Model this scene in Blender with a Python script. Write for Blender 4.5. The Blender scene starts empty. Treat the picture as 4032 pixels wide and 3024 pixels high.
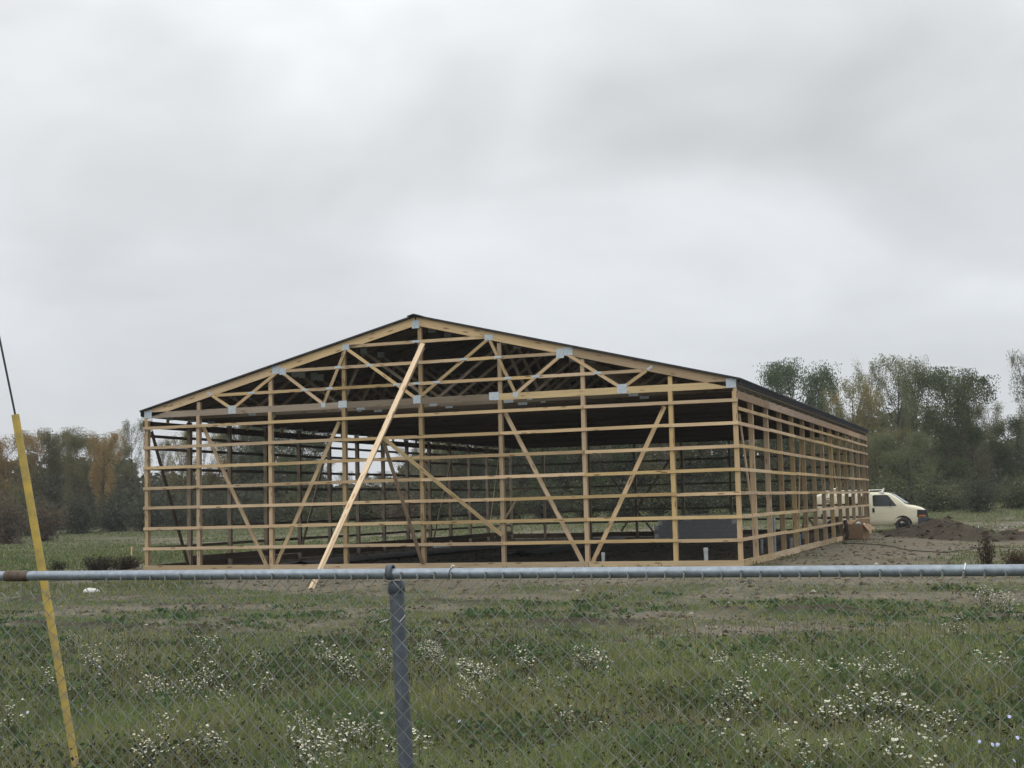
import bpy, math, random
import numpy as np
from mathutils import Vector, Matrix
random.seed(7)
rng = np.random.default_rng(11)
scene = bpy.context.scene
COL = scene.collection

# ------------------------------------------------------------------ camera
cam_data = bpy.data.cameras.new("camera")
cam = bpy.data.objects.new("camera", cam_data)
COL.objects.link(cam)
scene.camera = cam
CAM = (25.20927, -36.33653, 1.76398)
yaw, pitch, roll = 0.34784, 0.08637, -0.02496
fw = Vector((-math.sin(yaw)*math.cos(pitch), math.cos(yaw)*math.cos(pitch), math.sin(pitch)))
rt = Vector((math.cos(yaw), math.sin(yaw), 0)); up = rt.cross(fw)
r2 = rt*math.cos(roll)+up*math.sin(roll); u2 = -rt*math.sin(roll)+up*math.cos(roll)
cam.matrix_world = Matrix(((r2.x, u2.x, -fw.x, CAM[0]), (r2.y, u2.y, -fw.y, CAM[1]), (r2.z, u2.z, -fw.z, CAM[2]), (0, 0, 0, 1)))
cam_data.sensor_fit = 'HORIZONTAL'; cam_data.sensor_width = 36.0
cam_data.lens = 5492.26/4032*36.0
cam_data.clip_start = 0.1; cam_data.clip_end = 6000

# ------------------------------------------------------------------ sky
SUN_EL, SUN_ROT = math.radians(48), math.radians(200)
world = bpy.data.worlds.new("World"); scene.world = world
world.use_nodes = True
wn = world.node_tree.nodes; wl = world.node_tree.links
wn.clear()
def N(t, nodes=None, **k):
    n = nodes.new(t)
    for a, b in k.items():
        if a == 'inp':
            for i, v in b.items(): n.inputs[i].default_value = v
        else: setattr(n, a, b)
    return n
out = N('ShaderNodeOutputWorld', wn); bg = N('ShaderNodeBackground', wn)
bg.inputs['Strength'].default_value = 0.1
wl.new(bg.outputs[0], out.inputs[0])
skyt = N('ShaderNodeTexSky', wn, sky_type='NISHITA', sun_disc=False, sun_elevation=SUN_EL, sun_rotation=SUN_ROT)
tc = N('ShaderNodeTexCoord', wn)
sep = N('ShaderNodeSeparateXYZ', wn); wl.new(tc.outputs['Generated'], sep.inputs[0])
def wmath(op, a, b=None, clamp=False):
    n = N('ShaderNodeMath', wn, operation=op, use_clamp=clamp)
    for i, v in enumerate((a, b)):
        if v is None: continue
        if isinstance(v, (int, float)): n.inputs[i].default_value = v
        else: wl.new(v, n.inputs[i])
    return n.outputs[0]
zc = wmath('MAXIMUM', sep.outputs[2], 0.0)
den = wmath('ADD', zc, 0.30)
cx_ = wmath('DIVIDE', sep.outputs[0], den); cy_ = wmath('DIVIDE', sep.outputs[1], den)
cmb = N('ShaderNodeCombineXYZ', wn)
wl.new(cx_, cmb.inputs[0]); wl.new(cy_, cmb.inputs[1])
no1 = N('ShaderNodeTexNoise', wn, inp={'Scale': 1.9, 'Detail': 3.0, 'Roughness': 0.45, 'Distortion': 0.5})
no2 = N('ShaderNodeTexNoise', wn, inp={'Scale': 4.6, 'Detail': 4.0, 'Roughness': 0.5, 'Distortion': 0.3})
mp = N('ShaderNodeMapping', wn); mp.inputs['Location'].default_value = (3.7, 1.2, 0.4)
wl.new(cmb.outputs[0], mp.inputs[0]); wl.new(mp.outputs[0], no1.inputs['Vector']); wl.new(mp.outputs[0], no2.inputs['Vector'])
a1 = wmath('SUBTRACT', no1.outputs[0], 0.5); a2 = wmath('SUBTRACT', no2.outputs[0], 0.5)
cl = wmath('ADD', wmath('MULTIPLY', a1, 1.12), wmath('MULTIPLY', a2, 0.24))
amp = wmath('MULTIPLY', cl, wmath('MINIMUM', wmath('ADD', wmath('MULTIPLY', zc, 2.4), 0.16), 1.0))
base = wmath('ADD', wmath('ADD', wmath('MULTIPLY', zc, 0.36), wmath('MULTIPLY', wmath('MULTIPLY', zc, zc), 1.05)), 0.69)      # overcast: brighter towards the zenith
lum = wmath('MULTIPLY', base, wmath('ADD', amp, 1.0))
lum10 = wmath('MULTIPLY', lum, 10.0)
tint = N('ShaderNodeMix', wn, data_type='RGBA')
tint.inputs['A'].default_value = (0.955, 0.995, 1.045, 1); tint.inputs['B'].default_value = (0.978, 1.0, 1.01, 1)
wl.new(wmath('MULTIPLY', zc, 2.5, True), tint.inputs['Factor'])
vm = N('ShaderNodeVectorMath', wn, operation='SCALE')
wl.new(tint.outputs['Result'], vm.inputs[0]); wl.new(lum10, vm.inputs['Scale'])
mx = N('ShaderNodeMix', wn, data_type='RGBA'); mx.inputs['Factor'].default_value = 0.05
wl.new(vm.outputs[0], mx.inputs['A']); wl.new(skyt.outputs[0], mx.inputs['B'])
wl.new(mx.outputs['Result'], bg.inputs['Color'])

# ------------------------------------------------------------------ sun (soft, behind cloud)
sun_d = bpy.data.lights.new("sun", 'SUN'); sun_d.energy = 0.8; sun_d.angle = math.radians(45)
sun_d.color = (1.0, 0.97, 0.92)
sun = bpy.data.objects.new("sun", sun_d); COL.objects.link(sun)
saz = SUN_ROT
sdir = Vector((math.sin(saz)*math.cos(SUN_EL), math.cos(saz)*math.cos(SUN_EL), math.sin(SUN_EL)))
sun.rotation_euler = sdir.to_track_quat('Z', 'Y').to_euler(); sun.location = (10, -30, 40)

scene.view_settings.view_transform = 'Standard'
scene.view_settings.look = 'None'
scene.view_settings.exposure = 0.0
scene.view_settings.gamma = 1.0
scene.view_settings.use_curve_mapping = False
scene.cycles.max_bounces = 6
scene.cycles.transparent_max_bounces = 8

# ------------------------------------------------------------------ materials
def mat(name, color, rough=.8, metal=0., spec=.3):
    m = bpy.data.materials.new(name); m.use_nodes = True
    b = m.node_tree.nodes['Principled BSDF']
    b.inputs['Base Color'].default_value = (*color, 1); b.inputs['Roughness'].default_value = rough
    b.inputs['Metallic'].default_value = metal; b.inputs['Specular IOR Level'].default_value = spec
    return m
def nodes_of(m): return m.node_tree.nodes, m.node_tree.links, m.node_tree.nodes['Principled BSDF']

def wood(name, c1, c2, dark, weather=0.0):
    """lumber: grain along local x, knots, a tint of its own per board"""
    m = mat(name, c1, .85, 0, .2); n, l, b = nodes_of(m)
    t = N('ShaderNodeTexCoord', n); oi = N('ShaderNodeObjectInfo', n)
    off = N('ShaderNodeVectorMath', n, operation='SCALE'); off.inputs[0].default_value = (31, 17, 53)
    l.new(oi.outputs['Random'], off.inputs['Scale'])
    ad = N('ShaderNodeVectorMath', n, operation='ADD'); l.new(t.outputs['Object'], ad.inputs[0]); l.new(off.outputs[0], ad.inputs[1])
    mpn = N('ShaderNodeMapping', n); mpn.inputs['Scale'].default_value = (.7, 22, 22); l.new(ad.outputs[0], mpn.inputs[0])
    g1 = N('ShaderNodeTexNoise', n, inp={'Scale': 1.6, 'Detail': 5, 'Roughness': .6, 'Distortion': .4}); l.new(mpn.outputs[0], g1.inputs['Vector'])
    mp2 = N('ShaderNodeMapping', n); mp2.inputs['Scale'].default_value = (.55, 2.5, 2.5); l.new(ad.outputs[0], mp2.inputs[0])
    g2 = N('ShaderNodeTexNoise', n, inp={'Scale': 1.3, 'Detail': 3}); l.new(mp2.outputs[0], g2.inputs['Vector'])
    r1 = N('ShaderNodeMix', n, data_type='RGBA'); r1.inputs['A'].default_value = (*c2, 1); r1.inputs['B'].default_value = (*c1, 1)
    mr = N('ShaderNodeMapRange', n, inp={'From Min': .34, 'From Max': .66}); l.new(g1.outputs[0], mr.inputs[0]); l.new(mr.outputs[0], r1.inputs['Factor'])
    # knots
    mp3 = N('ShaderNodeMapping', n); mp3.inputs['Scale'].default_value = (1.9, 9, 9); l.new(ad.outputs[0], mp3.inputs[0])
    vo = N('ShaderNodeTexVoronoi', n, inp={'Scale': 1.0}); l.new(mp3.outputs[0], vo.inputs['Vector'])
    kr = N('ShaderNodeMapRange', n, inp={'From Min': .13, 'From Max': .24, 'To Min': .85, 'To Max': 0.}); l.new(vo.outputs['Distance'], kr.inputs[0])
    r2_ = N('ShaderNodeMix', n, data_type='RGBA'); l.new(kr.outputs[0], r2_.inputs['Factor']); l.new(r1.outputs['Result'], r2_.inputs['A']); r2_.inputs['B'].default_value = (*dark, 1)
    # stains
    st = N('ShaderNodeMapRange', n, inp={'From Min': .5, 'From Max': .8, 'To Min': 0., 'To Max': .35+weather}); l.new(g2.outputs[0], st.inputs[0])
    r3 = N('ShaderNodeMix', n, data_type='RGBA'); l.new(st.outputs[0], r3.inputs['Factor']); l.new(r2_.outputs['Result'], r3.inputs['A'])
    r3.inputs['B'].default_value = (dark[0]*1.5, dark[1]*1.55, dark[2]*1.7, 1)
    hv = N('ShaderNodeHueSaturation', n)
    vr = N('ShaderNodeMapRange', n, inp={'To Min': .68, 'To Max': 1.15}); l.new(oi.outputs['Random'], vr.inputs[0])
    fr = N('ShaderNodeMath', n, operation='MULTIPLY'); fr.inputs[1].default_value = 17.3; l.new(oi.outputs['Random'], fr.inputs[0])
    fr2 = N('ShaderNodeMath', n, operation='FRACT'); l.new(fr.outputs[0], fr2.inputs[0])
    sr = N('ShaderNodeMapRange', n, inp={'To Min': .86, 'To Max': 1.14}); l.new(fr2.outputs[0], sr.inputs[0]); l.new(sr.outputs[0], hv.inputs['Saturation'])
    hr = N('ShaderNodeMapRange', n, inp={'To Min': .494, 'To Max': .507}); l.new(fr2.outputs[0], hr.inputs[0]); l.new(hr.outputs[0], hv.inputs['Hue'])
    l.new(vr.outputs[0], hv.inputs['Value']); l.new(r3.outputs['Result'], hv.inputs['Color'])
    l.new(hv.outputs[0], b.inputs['Base Color'])
    bp = N('ShaderNodeBump', n, inp={'Strength': .25, 'Distance': .004}); l.new(g1.outputs[0], bp.inputs['Height']); l.new(bp.outputs[0], b.inputs['Normal'])
    return m
M_NEW = wood('lumber_new', (.57, .425, .255), (.46, .33, .188), (.16, .10, .05), .1)
M_POST = wood('lumber_post', (.49, .365, .22), (.39, .285, .165), (.18, .11, .06), .1)
M_OLD_SHADED = wood('lumber_weathered_shaded', (.29, .235, .17), (.215, .175, .125), (.12, .085, .055), .3)  # weathered boards; also puts interior shade into the left and back posts
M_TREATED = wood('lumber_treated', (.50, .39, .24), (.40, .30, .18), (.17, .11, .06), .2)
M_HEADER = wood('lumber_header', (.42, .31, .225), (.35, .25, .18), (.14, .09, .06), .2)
M_SHADED = wood('lumber_shaded', (.13, .10, .075), (.10, .076, .056), (.07, .05, .035), .2)  # darkened lumber colour that stands in for the shade under the roof
M_PALE = wood('lumber_pale', (.66, .51, .345), (.57, .43, .28), (.34, .2, .1))
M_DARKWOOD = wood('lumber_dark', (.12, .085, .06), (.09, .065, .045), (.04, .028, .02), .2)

def noisy(name, c1, c2, scale, rough=.8, metal=0., spec=.3, detail=4, bump=0., coord='Object', lo=.35, hi=.65):
    m = mat(name, c1, rough, metal, spec); n, l, b = nodes_of(m)
    t = N('ShaderNodeTexCoord', n)
    no = N('ShaderNodeTexNoise', n, inp={'Scale': scale, 'Detail': detail, 'Roughness': .6}); l.new(t.outputs[coord], no.inputs['Vector'])
    mr = N('ShaderNodeMapRange', n, inp={'From Min': lo, 'From Max': hi}); l.new(no.outputs[0], mr.inputs[0])
    mxx = N('ShaderNodeMix', n, data_type='RGBA'); mxx.inputs['A'].default_value = (*c1, 1); mxx.inputs['B'].default_value = (*c2, 1)
    l.new(mr.outputs[0], mxx.inputs['Factor']); l.new(mxx.outputs['Result'], b.inputs['Base Color'])
    if bump:
        bp = N('ShaderNodeBump', n, inp={'Strength': 1., 'Distance': bump}); l.new(no.outputs[0], bp.inputs['Height']); l.new(bp.outputs[0], b.inputs['Normal'])
    return m
M_PLATE = noisy('galvanised_plate', (.50, .56, .60), (.38, .44, .49), 14, .5, .25, .4)
M_GALV = noisy('galvanised_pipe', (.255, .295, .335), (.18, .21, .245), 38, .46, .45, .5, 6)
M_GALVDARK = noisy('galvanised_post', (.125, .145, .172), (.082, .096, .118), 22, .6, .3, .4, 6)
M_RUST = noisy('rusty_sleeve', (.075, .05, .035), (.13, .105, .085), 30, .75, .2, .3, 6)
M_WIRE = noisy('galvanised_wire', (.295, .315, .305), (.15, .165, .155), 18, .55, .25, .4, 3)
M_WHITEWIRE = mat('pale_wire', (.72, .72, .70), .5, .2)
M_YELLOW = noisy('yellow_plastic', (.58, .41, .085), (.36, .28, .10), 9, .55, 0, .4, 5)
M_STEELCABLE = mat('steel_cable', (.06, .065, .07), .6, .5)
M_ROOF = noisy('black_roof_metal', (.022, .022, .024), (.032, .032, .034), 3, .45, .2, .4)
M_UNDER = noisy('roof_underside', (.028, .024, .021), (.02, .017, .015), 2, .9)
M_TRIM = noisy('grey_eave_trim', (.030, .034, .038), (.018, .02, .023), 5, .8, 0., .05)
M_PVC = noisy('white_pvc', (.62, .65, .66), (.5, .53, .54), 6, .5)
M_GREYPVC = noisy('grey_pvc', (.33, .36, .38), (.26, .285, .3), 6, .6)
M_BLOCK = noisy('grey_block', (.46, .48, .50), (.37, .39, .41), 8, .9)
M_BLOCKL = noisy('light_block', (.88, .89, .90), (.8, .81, .82), 9, .9)
M_CARD = noisy('cardboard', (.30, .205, .125), (.25, .165, .10), 5, .9)
M_CARDIN = mat('cardboard_inside', (.24, .16, .095), .9)
M_BROWNCLOTH = noisy('brown_cloth', (.052, .035, .027), (.035, .024, .019), 6, .95)
M_PLASTICBLK = noisy('black_plastic', (.022, .021, .02), (.045, .04, .036), 2.5, .8)
M_LIME = mat('lime_plastic', (.32, .48, .16), .5)
M_BLACK = mat('black_rubber', (.015, .015, .017), .7)
M_VAN = noisy('cream_paint', (.66, .625, .48), (.61, .57, .43), 1.2, .38, 0, .5)
M_VANWHITE = mat('white_paint', (.78, .78, .75), .4)
M_GLASS = mat('dark_glass', (.012, .014, .015), .12, 0, .5)
M_WIND = mat('windscreen_glass', (.30, .33, .35), .12, .6, .8)  # light grey base puts the sky's reflection into the glass colour
M_BUMPER = mat('grey_bumper', (.045, .05, .06), .6)
M_AMBER = mat('amber_lens', (.36, .13, .035), .35)
M_LAMP = mat('lamp_lens', (.03, .033, .036), .15, .1, .5)
M_CHROME = mat('chrome', (.6, .6, .6), .25, .8)
M_DARKPRINT = mat('brown_print', (.06, .045, .04), .6)
M_STONE = noisy('pale_stone', (.62, .62, .58), (.45, .45, .41), 6, .9, bump=.02)
M_STAKE = wood('stake_wood', (.62, .42, .24), (.5, .33, .18), (.3, .12, .05))

def foliage_mat(name, transl=.35):
    m = bpy.data.materials.new(name); m.use_nodes = True
    n = m.node_tree.nodes; l = m.node_tree.links; n.clear()
    o = N('ShaderNodeOutputMaterial', n); at = N('ShaderNodeAttribute', n, attribute_name='Col')
    d = N('ShaderNodeBsdfDiffuse', n); tr = N('ShaderNodeBsdfTranslucent', n); ms = N('ShaderNodeMixShader', n)
    ms.inputs[0].default_value = transl
    l.new(at.outputs['Color'], d.inputs['Color']); l.new(at.outputs['Color'], tr.inputs['Color'])
    l.new(d.outputs[0], ms.inputs[1]); l.new(tr.outputs[0], ms.inputs[2]); l.new(ms.outputs[0], o.inputs['Surface'])
    return m
M_LEAF = foliage_mat('leaf'); M_GRASS = foliage_mat('grass_blade', .3); M_PETAL = foliage_mat('petal', .2)
M_BARK = noisy('bark', (.075, .065, .055), (.045, .038, .032), 4, .95)
M_TWIG = mat('dry_stalk', (.055, .042, .03), .95)

# ------------------------------------------------------------------ helpers
def tag(o, label=None, cat=None, group=None, kind=None):
    if label: o['label'] = label
    if cat: o['category'] = cat
    if group: o['group'] = group
    if kind: o['kind'] = kind
    return o
def link(name, me, m=None, parent=None):
    o = bpy.data.objects.new(name, me); COL.objects.link(o)
    if m is not None and me is not None and not me.materials: me.materials.append(m)
    if parent is not None: o.parent = parent
    return o
def empty(name, loc=(0, 0, 0), rz=0.):
    o = bpy.data.objects.new(name, None); COL.objects.link(o); o.location = loc; o.rotation_euler = (0, 0, rz)
    o.empty_display_size = .3
    return o
class MB:
    def __init__(s): s.v = []; s.f = []; s.mi = []; s.sm = []
    def add(s, vs, fs, mi=0, smooth=False):
        k = len(s.v); s.v += [tuple(v) for v in vs]
        for f in fs: s.f.append(tuple(i+k for i in f)); s.mi.append(mi); s.sm.append(smooth)
    def box(s, lo, hi, mi=0):
        x0, y0, z0 = lo; x1, y1, z1 = hi
        s.add([(x0,y0,z0),(x1,y0,z0),(x1,y1,z0),(x0,y1,z0),(x0,y0,z1),(x1,y0,z1),(x1,y1,z1),(x0,y1,z1)],
              [(0,3,2,1),(4,5,6,7),(0,1,5,4),(1,2,6,5),(2,3,7,6),(3,0,4,7)], mi)
    def tube(s, pts, r, n=8, caps=True, mi=0, smooth=True):
        pts = [Vector(p) for p in pts]; rs = r if isinstance(r, (list, tuple)) else [r]*len(pts)
        vs = []; d0 = None
        for i, p in enumerate(pts):
            a = pts[max(i-1, 0)]; b = pts[min(i+1, len(pts)-1)]; d = (b-a).normalized()
            if d0 is None: q = d.orthogonal().normalized()
            else:
                q = (q-d*q.dot(d)); q = q.normalized() if q.length > 1e-6 else d.orthogonal().normalized()
            d0 = d; w = d.cross(q)
            for k in range(n):
                t = 2*math.pi*k/n; vs.append(p+(q*math.cos(t)+w*math.sin(t))*rs[i])
        fs = []
        for i in range(len(pts)-1):
            for k in range(n):
                a = i*n+k; b = i*n+(k+1) % n; fs.append((a, b, b+n, a+n))
        s.add(vs, fs, mi, smooth)
        if caps:
            s.add(vs[:n], [tuple(range(n-1, -1, -1))], mi); s.add(vs[-n:], [tuple(range(n))], mi)
    def mesh(s, name, mats=()):
        me = bpy.data.meshes.new(name); me.from_pydata(s.v, [], s.f)
        for m in mats: me.materials.append(m)
        if any(s.mi): me.polygons.foreach_set('material_index', s.mi)
        me.polygons.foreach_set('use_smooth', s.sm); me.update(); return me
    def obj(s, name, mats, parent=None):
        if not isinstance(mats, (list, tuple)): mats = [mats]
        return link(name, s.mesh(name, mats), None, parent)
def np_mesh(name, verts, faces_flat, sizes, mats, col=None, smooth=False):
    me = bpy.data.meshes.new(name)
    me.vertices.add(len(verts)); me.vertices.foreach_set('co', np.ascontiguousarray(verts, np.float32).ravel())
    me.loops.add(len(faces_flat)); me.loops.foreach_set('vertex_index', np.ascontiguousarray(faces_flat, np.int32))
    st = np.concatenate(([0], np.cumsum(sizes)[:-1])).astype(np.int32)
    me.polygons.add(len(sizes)); me.polygons.foreach_set('loop_start', st)
    me.polygons.foreach_set('use_smooth', np.full(len(sizes), smooth))
    for m in mats: me.materials.append(m)
    if col is not None:
        a = me.color_attributes.new('Col', 'FLOAT_COLOR', 'POINT')
        c = np.ones((len(verts), 4), np.float32); c[:, :3] = col; a.data.foreach_set('color', c.ravel())
    me.update(calc_edges=True); return me

def board(name, a, b, w, t, m, parent, wdir=(0, 0, 1), jitter=0.0):
    """a board from a to b: w across wdir, t across the other axis; local x runs along the grain"""
    a = Vector(a); b = Vector(b)
    if jitter:
        a = a+Vector([random.uniform(-jitter, jitter)*.3, random.uniform(-jitter, jitter)*.2, random.uniform(-jitter, jitter)])
        b = b+Vector([random.uniform(-jitter, jitter)*.3, random.uniform(-jitter, jitter)*.2, random.uniform(-jitter, jitter)])
    d = b-a; L = d.length; x = d.normalized(); z = Vector(wdir); z = (z-x*z.dot(x)).normalized(); y = z.cross(x)
    mb = MB(); mb.box((0, -t/2, -w/2), (L, t/2, w/2))
    o = mb.obj(name, m, parent)
    o.matrix_basis = Matrix(((x.x, y.x, z.x, a.x), (x.y, y.y, z.y, a.y), (x.z, y.z, z.z, a.z), (0, 0, 0, 1)))
    return o
def smooth_path(pts, k=6):
    P = [Vector(p) for p in pts]; out_ = []
    for i in range(len(P)-1):
        p0 = P[max(i-1, 0)]; p1 = P[i]; p2 = P[i+1]; p3 = P[min(i+2, len(P)-1)]
        for j in range(k):
            t = j/k
            out_.append(.5*((2*p1)+(p2-p0)*t+(2*p0-5*p1+4*p2-p3)*t*t+(3*p1-p0-3*p2+p3)*t**3))
    out_.append(P[-1]); return out_

# ------------------------------------------------------------------ ground shape
def _h(i, j, s):
    n = (i*374761393 + j*668265263 + s*974711) & 0x7fffffff
    n = ((n ^ (n >> 13)) * 1274126177) & 0x7fffffff
    n = (n ^ (n >> 16)) & 0xffff
    return n/65535.0
def vnoise(x, y, s=0):
    x = np.asarray(x, float); y = np.asarray(y, float)
    i = np.floor(x).astype(np.int64); j = np.floor(y).astype(np.int64)
    u = x-i; v = y-j; u = u*u*(3-2*u); v = v*v*(3-2*v)
    a = _h(i, j, s); b = _h(i+1, j, s); c = _h(i, j+1, s); d = _h(i+1, j+1, s)
    return (a*(1-u)+b*u)*(1-v) + (c*(1-u)+d*u)*v
def fbm(x, y, s=0, o=4):
    t = 0; a = .5; n = 0
    for k in range(o):
        t = t + a*vnoise(x*2**k, y*2**k, s+k*17); n += a; a *= .5
    return t/n
def sst(t):
    t = np.clip(t, 0, 1); return t*t*(3-2*t)
BW, BL = 18.29, 32.55
def inside_barn(x, y): return (x > .05) & (x < BW-.05) & (y > .05) & (y < BL)
def pad_dist(x, y):
    dx = np.maximum(np.maximum(-x, x-BW), 0); dy = np.maximum(np.maximum(-y, y-BL), 0)
    return np.hypot(dx, dy)
def g(x, y):
    x = np.asarray(x, float); y = np.asarray(y, float)
    d = pad_dist(x, y)
    z = -.15*sst(d/6) - .11*sst((-y-1)/8)
    z = z + 1.02*sst((y-42)/46)
    inb = inside_barn(x, y)
    amp = np.where(inb, .35, 1.0)*sst(d/1.2+.25)
    z = z + amp*(.10*(fbm(x/2.6, y/2.6, 3, 3)-.5) + .05*(fbm(x/.55, y/.55, 9, 2)-.5))
    z = z - np.where(inb, .05, 0)
    return z + heap(x, y) + .13*clod(x, y)
_HU = [17.3, 17.5, 17.55, 17.51, 17.49, 17.47, 17.79, 18.02, 18.25, 18.47, 18.66, 19.02, 20.4, 22.5]
_HV = [71.5, 68.38, 65.18, 62.72, 61.0, 59.38, 58.52, 57.91, 57.32, 56.73, 56.23, 55.92, 55.6, 55.5]
_HH = [.0, .04, .14, .30, .42, .60, .80, .74, .66, .52, .44, .38, .32, .2]
def heap(x, y):
    """dug soil thrown up in a ridge beside the barn, in front of the van"""
    x = np.asarray(x, float); y = np.asarray(y, float); sh = x.shape; x = x.ravel(); y = y.ravel(); o = np.zeros(len(x))
    k = (x > 17.5) & (x < 34) & (y > 8) & (y < 40)
    if k.any():
        t = np.linspace(0, len(_HU)-1, 80); u = np.interp(t, range(len(_HU)), _HU); v = np.interp(t, range(len(_HU)), _HV); h = np.interp(t, range(len(_HU)), _HH)
        px = 25.209+.940*u-.341*v; py = -36.337+.341*u+.940*v
        xx = x[k]; yy = y[k]; m = np.zeros(len(xx))
        rr = (1.25+.9*np.clip((22-yy)/6, 0, 1))*(.75+.5*fbm(xx/1.7, yy/1.7, 21, 3))
        for a, b, c in zip(px, py, h): m = np.maximum(m, c*np.exp(-(np.hypot(xx-a, yy-b)/rr)**2.2))
        m = m*(.86+.28*fbm(xx/.8+5, yy/.8, 23, 3)) + .30*np.clip(m*3, 0, 1)*(fbm(xx/.42, yy/.42, 25, 3)-.5)
        o[k] = m*np.clip((xx-18.5)/1.0, 0, 1)
    return o.reshape(sh)
def dirt(x, y):
    """0 = grown over, 1 = bare soil"""
    n = fbm(x/3.1, y/1.5, 31, 4); n2 = fbm(x/.9, y/.6, 37, 3)
    apron = sst((y+10.5)/3.0)*sst((6-np.abs(pad_dist(x, y)-2))/5)
    right = sst((x-17.5)/1.5)*sst((36-y)/8)*sst((y+10)/3)
    left = sst((9-x)/6)*sst((-y)/1.5)
    a = np.maximum(apron*(1-.62*left), right*.74)
    back = .38*sst((y-34)/6)*sst((60-y)/10)
    strip = .62*sst((12-x)/6)*np.exp(-((y-70-.06*x)/3.2)**2)
    base = np.maximum(np.maximum(np.maximum(a*.86, back), strip), .03+.25*sst((y+18)/4)*sst((2-y)/3))
    return np.clip((base*1.25 + (n-.5)*1.9 + (n2-.5)*.9), 0, 1)

CLODS = [(8.6, -14.8, 1.7, .34), (10.0, -15.2, 1.6, .3), (11.6, -15.5, 1.3, .3), (21.0, -11.4, 1.5, .42), (22.0, -11.2, .9, .35), (18.3, -14.0, 1.4, .5), (22.2, -3.0, .9, .45), (5.2, -14.2, 1.3, .3), (6.0, -8.0, 1.2, .3), (14.0, -9.5, 1.2, .3), (3.0, -9.0, 1.5, .35), (9.0, -10.8, 1.6, .3)]
def clod(x, y):
    """scraped-up dark turf"""
    o = np.zeros(np.shape(x))
    for (a, b, c, d) in CLODS:
        q = ((x-a)/c)**2+((y-b)/d)**2
        o = np.maximum(o, np.clip(1.35-q, 0, 1)*np.clip(fbm(x/.4, y/.3, 55, 3)*2.6-.5, 0, 1))
    return o

def gz(x, y): return float(g(x, y))

# ------------------------------------------------------------------ ground
def axis(a, b, step, far):
    mid = np.arange(a, b+step/2, step)
    lo = [a]; s = step
    while lo[-1] > -far: s *= 1.22; lo.append(lo[-1]-s)
    hi = [b]; s = step
    while hi[-1] < far: s *= 1.22; hi.append(hi[-1]+s)
    return np.concatenate((np.array(lo[:0:-1]), mid, np.array(hi[1:])))
xs = axis(-14, 33, .2, 800); ys = axis(-36, 46, .2, 800)
X, Y = np.meshgrid(xs, ys); Z = g(X, Y)
nx, ny = len(xs), len(ys)
V = np.stack((X.ravel(), Y.ravel(), Z.ravel()), 1)
idx = np.arange(nx*ny).reshape(ny, nx)
F = np.stack((idx[:-1, :-1], idx[:-1, 1:], idx[1:, 1:], idx[1:, :-1]), -1).reshape(-1, 4)
G_MAT = bpy.data.materials.new('field_soil'); G_MAT.use_nodes = True
gme = np_mesh('ground', V, F.ravel(), np.full(len(F), 4), [G_MAT], smooth=True)
dval = dirt(V[:, 0], V[:, 1]); hv_ = np.clip(heap(V[:, 0], V[:, 1])*9-.12, 0, 1)
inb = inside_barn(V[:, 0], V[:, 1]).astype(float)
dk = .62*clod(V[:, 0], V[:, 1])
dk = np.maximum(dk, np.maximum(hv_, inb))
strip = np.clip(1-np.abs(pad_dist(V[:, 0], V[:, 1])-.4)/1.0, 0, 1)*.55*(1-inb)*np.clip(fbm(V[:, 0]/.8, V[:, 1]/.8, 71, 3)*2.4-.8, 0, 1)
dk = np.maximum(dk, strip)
lift = np.zeros(len(V))
a = gme.color_attributes.new('soil', 'FLOAT_COLOR', 'POINT')
c = np.ones((len(V), 4), np.float32); c[:, 0] = dval; c[:, 1] = dk; c[:, 2] = 0; a.data.foreach_set('color', c.ravel())
n, l, b = nodes_of(G_MAT); b.inputs['Roughness'].default_value = .95; b.inputs['Specular IOR Level'].default_value = .1
t = N('ShaderNodeTexCoord', n); at = N('ShaderNodeAttribute', n, attribute_name='soil'); sp = N('ShaderNodeSeparateColor', n); l.new(at.outputs['Color'], sp.inputs[0])
def noise(scale, det=5, rough=.6, vec=None):
    q = N('ShaderNodeTexNoise', n, inp={'Scale': scale, 'Detail': det, 'Roughness': rough}); l.new(vec or t.outputs['Object'], q.inputs['Vector']); return q.outputs[0]
def mixc(fac, A, B):
    q = N('ShaderNodeMix', n, data_type='RGBA')
    if isinstance(fac, (int, float)): q.inputs['Factor'].default_value = fac
    else: l.new(fac, q.inputs['Factor'])
    for s, v in (('A', A), ('B', B)):
        if isinstance(v, tuple): q.inputs[s].default_value = (*v, 1)
        else: l.new(v, q.inputs[s])
    return q.outputs['Result']
def rng_(v, a0, a1, b0=0., b1=1.):
    q = N('ShaderNodeMapRange', n, inp={'From Min': a0, 'From Max': a1, 'To Min': b0, 'To Max': b1}); l.new(v, q.inputs[0]); return q.outputs[0]
grass_c = mixc(rng_(noise(.35, 4), .38, .62), (.052, .070, .032), (.090, .088, .048))
grass_c = mixc(rng_(noise(2.2, 5), .45, .72), grass_c, (.115, .105, .067))
grass_c = mixc(rng_(noise(5.0, 5), .52, .70, 0, .8), grass_c, (.03, .034, .02))
soil_c = mixc(rng_(noise(1.1, 5), .35, .65), (.182, .158, .118), (.132, .114, .084))
soil_c = mixc(rng_(noise(9., 4), .55, .72, 0, .75), soil_c, (.085, .064, .048))
soil_c = mixc(rng_(noise(23., 2), .66, .72, 0, .6), soil_c, (.33, .29, .24))
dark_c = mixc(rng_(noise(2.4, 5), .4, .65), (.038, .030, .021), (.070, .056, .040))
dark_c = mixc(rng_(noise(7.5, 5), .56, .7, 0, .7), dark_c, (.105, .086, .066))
dark_c = mixc(rng_(noise(1.6, 5), .6, .7, 0, .6), dark_c, (.075, .085, .045))
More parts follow.
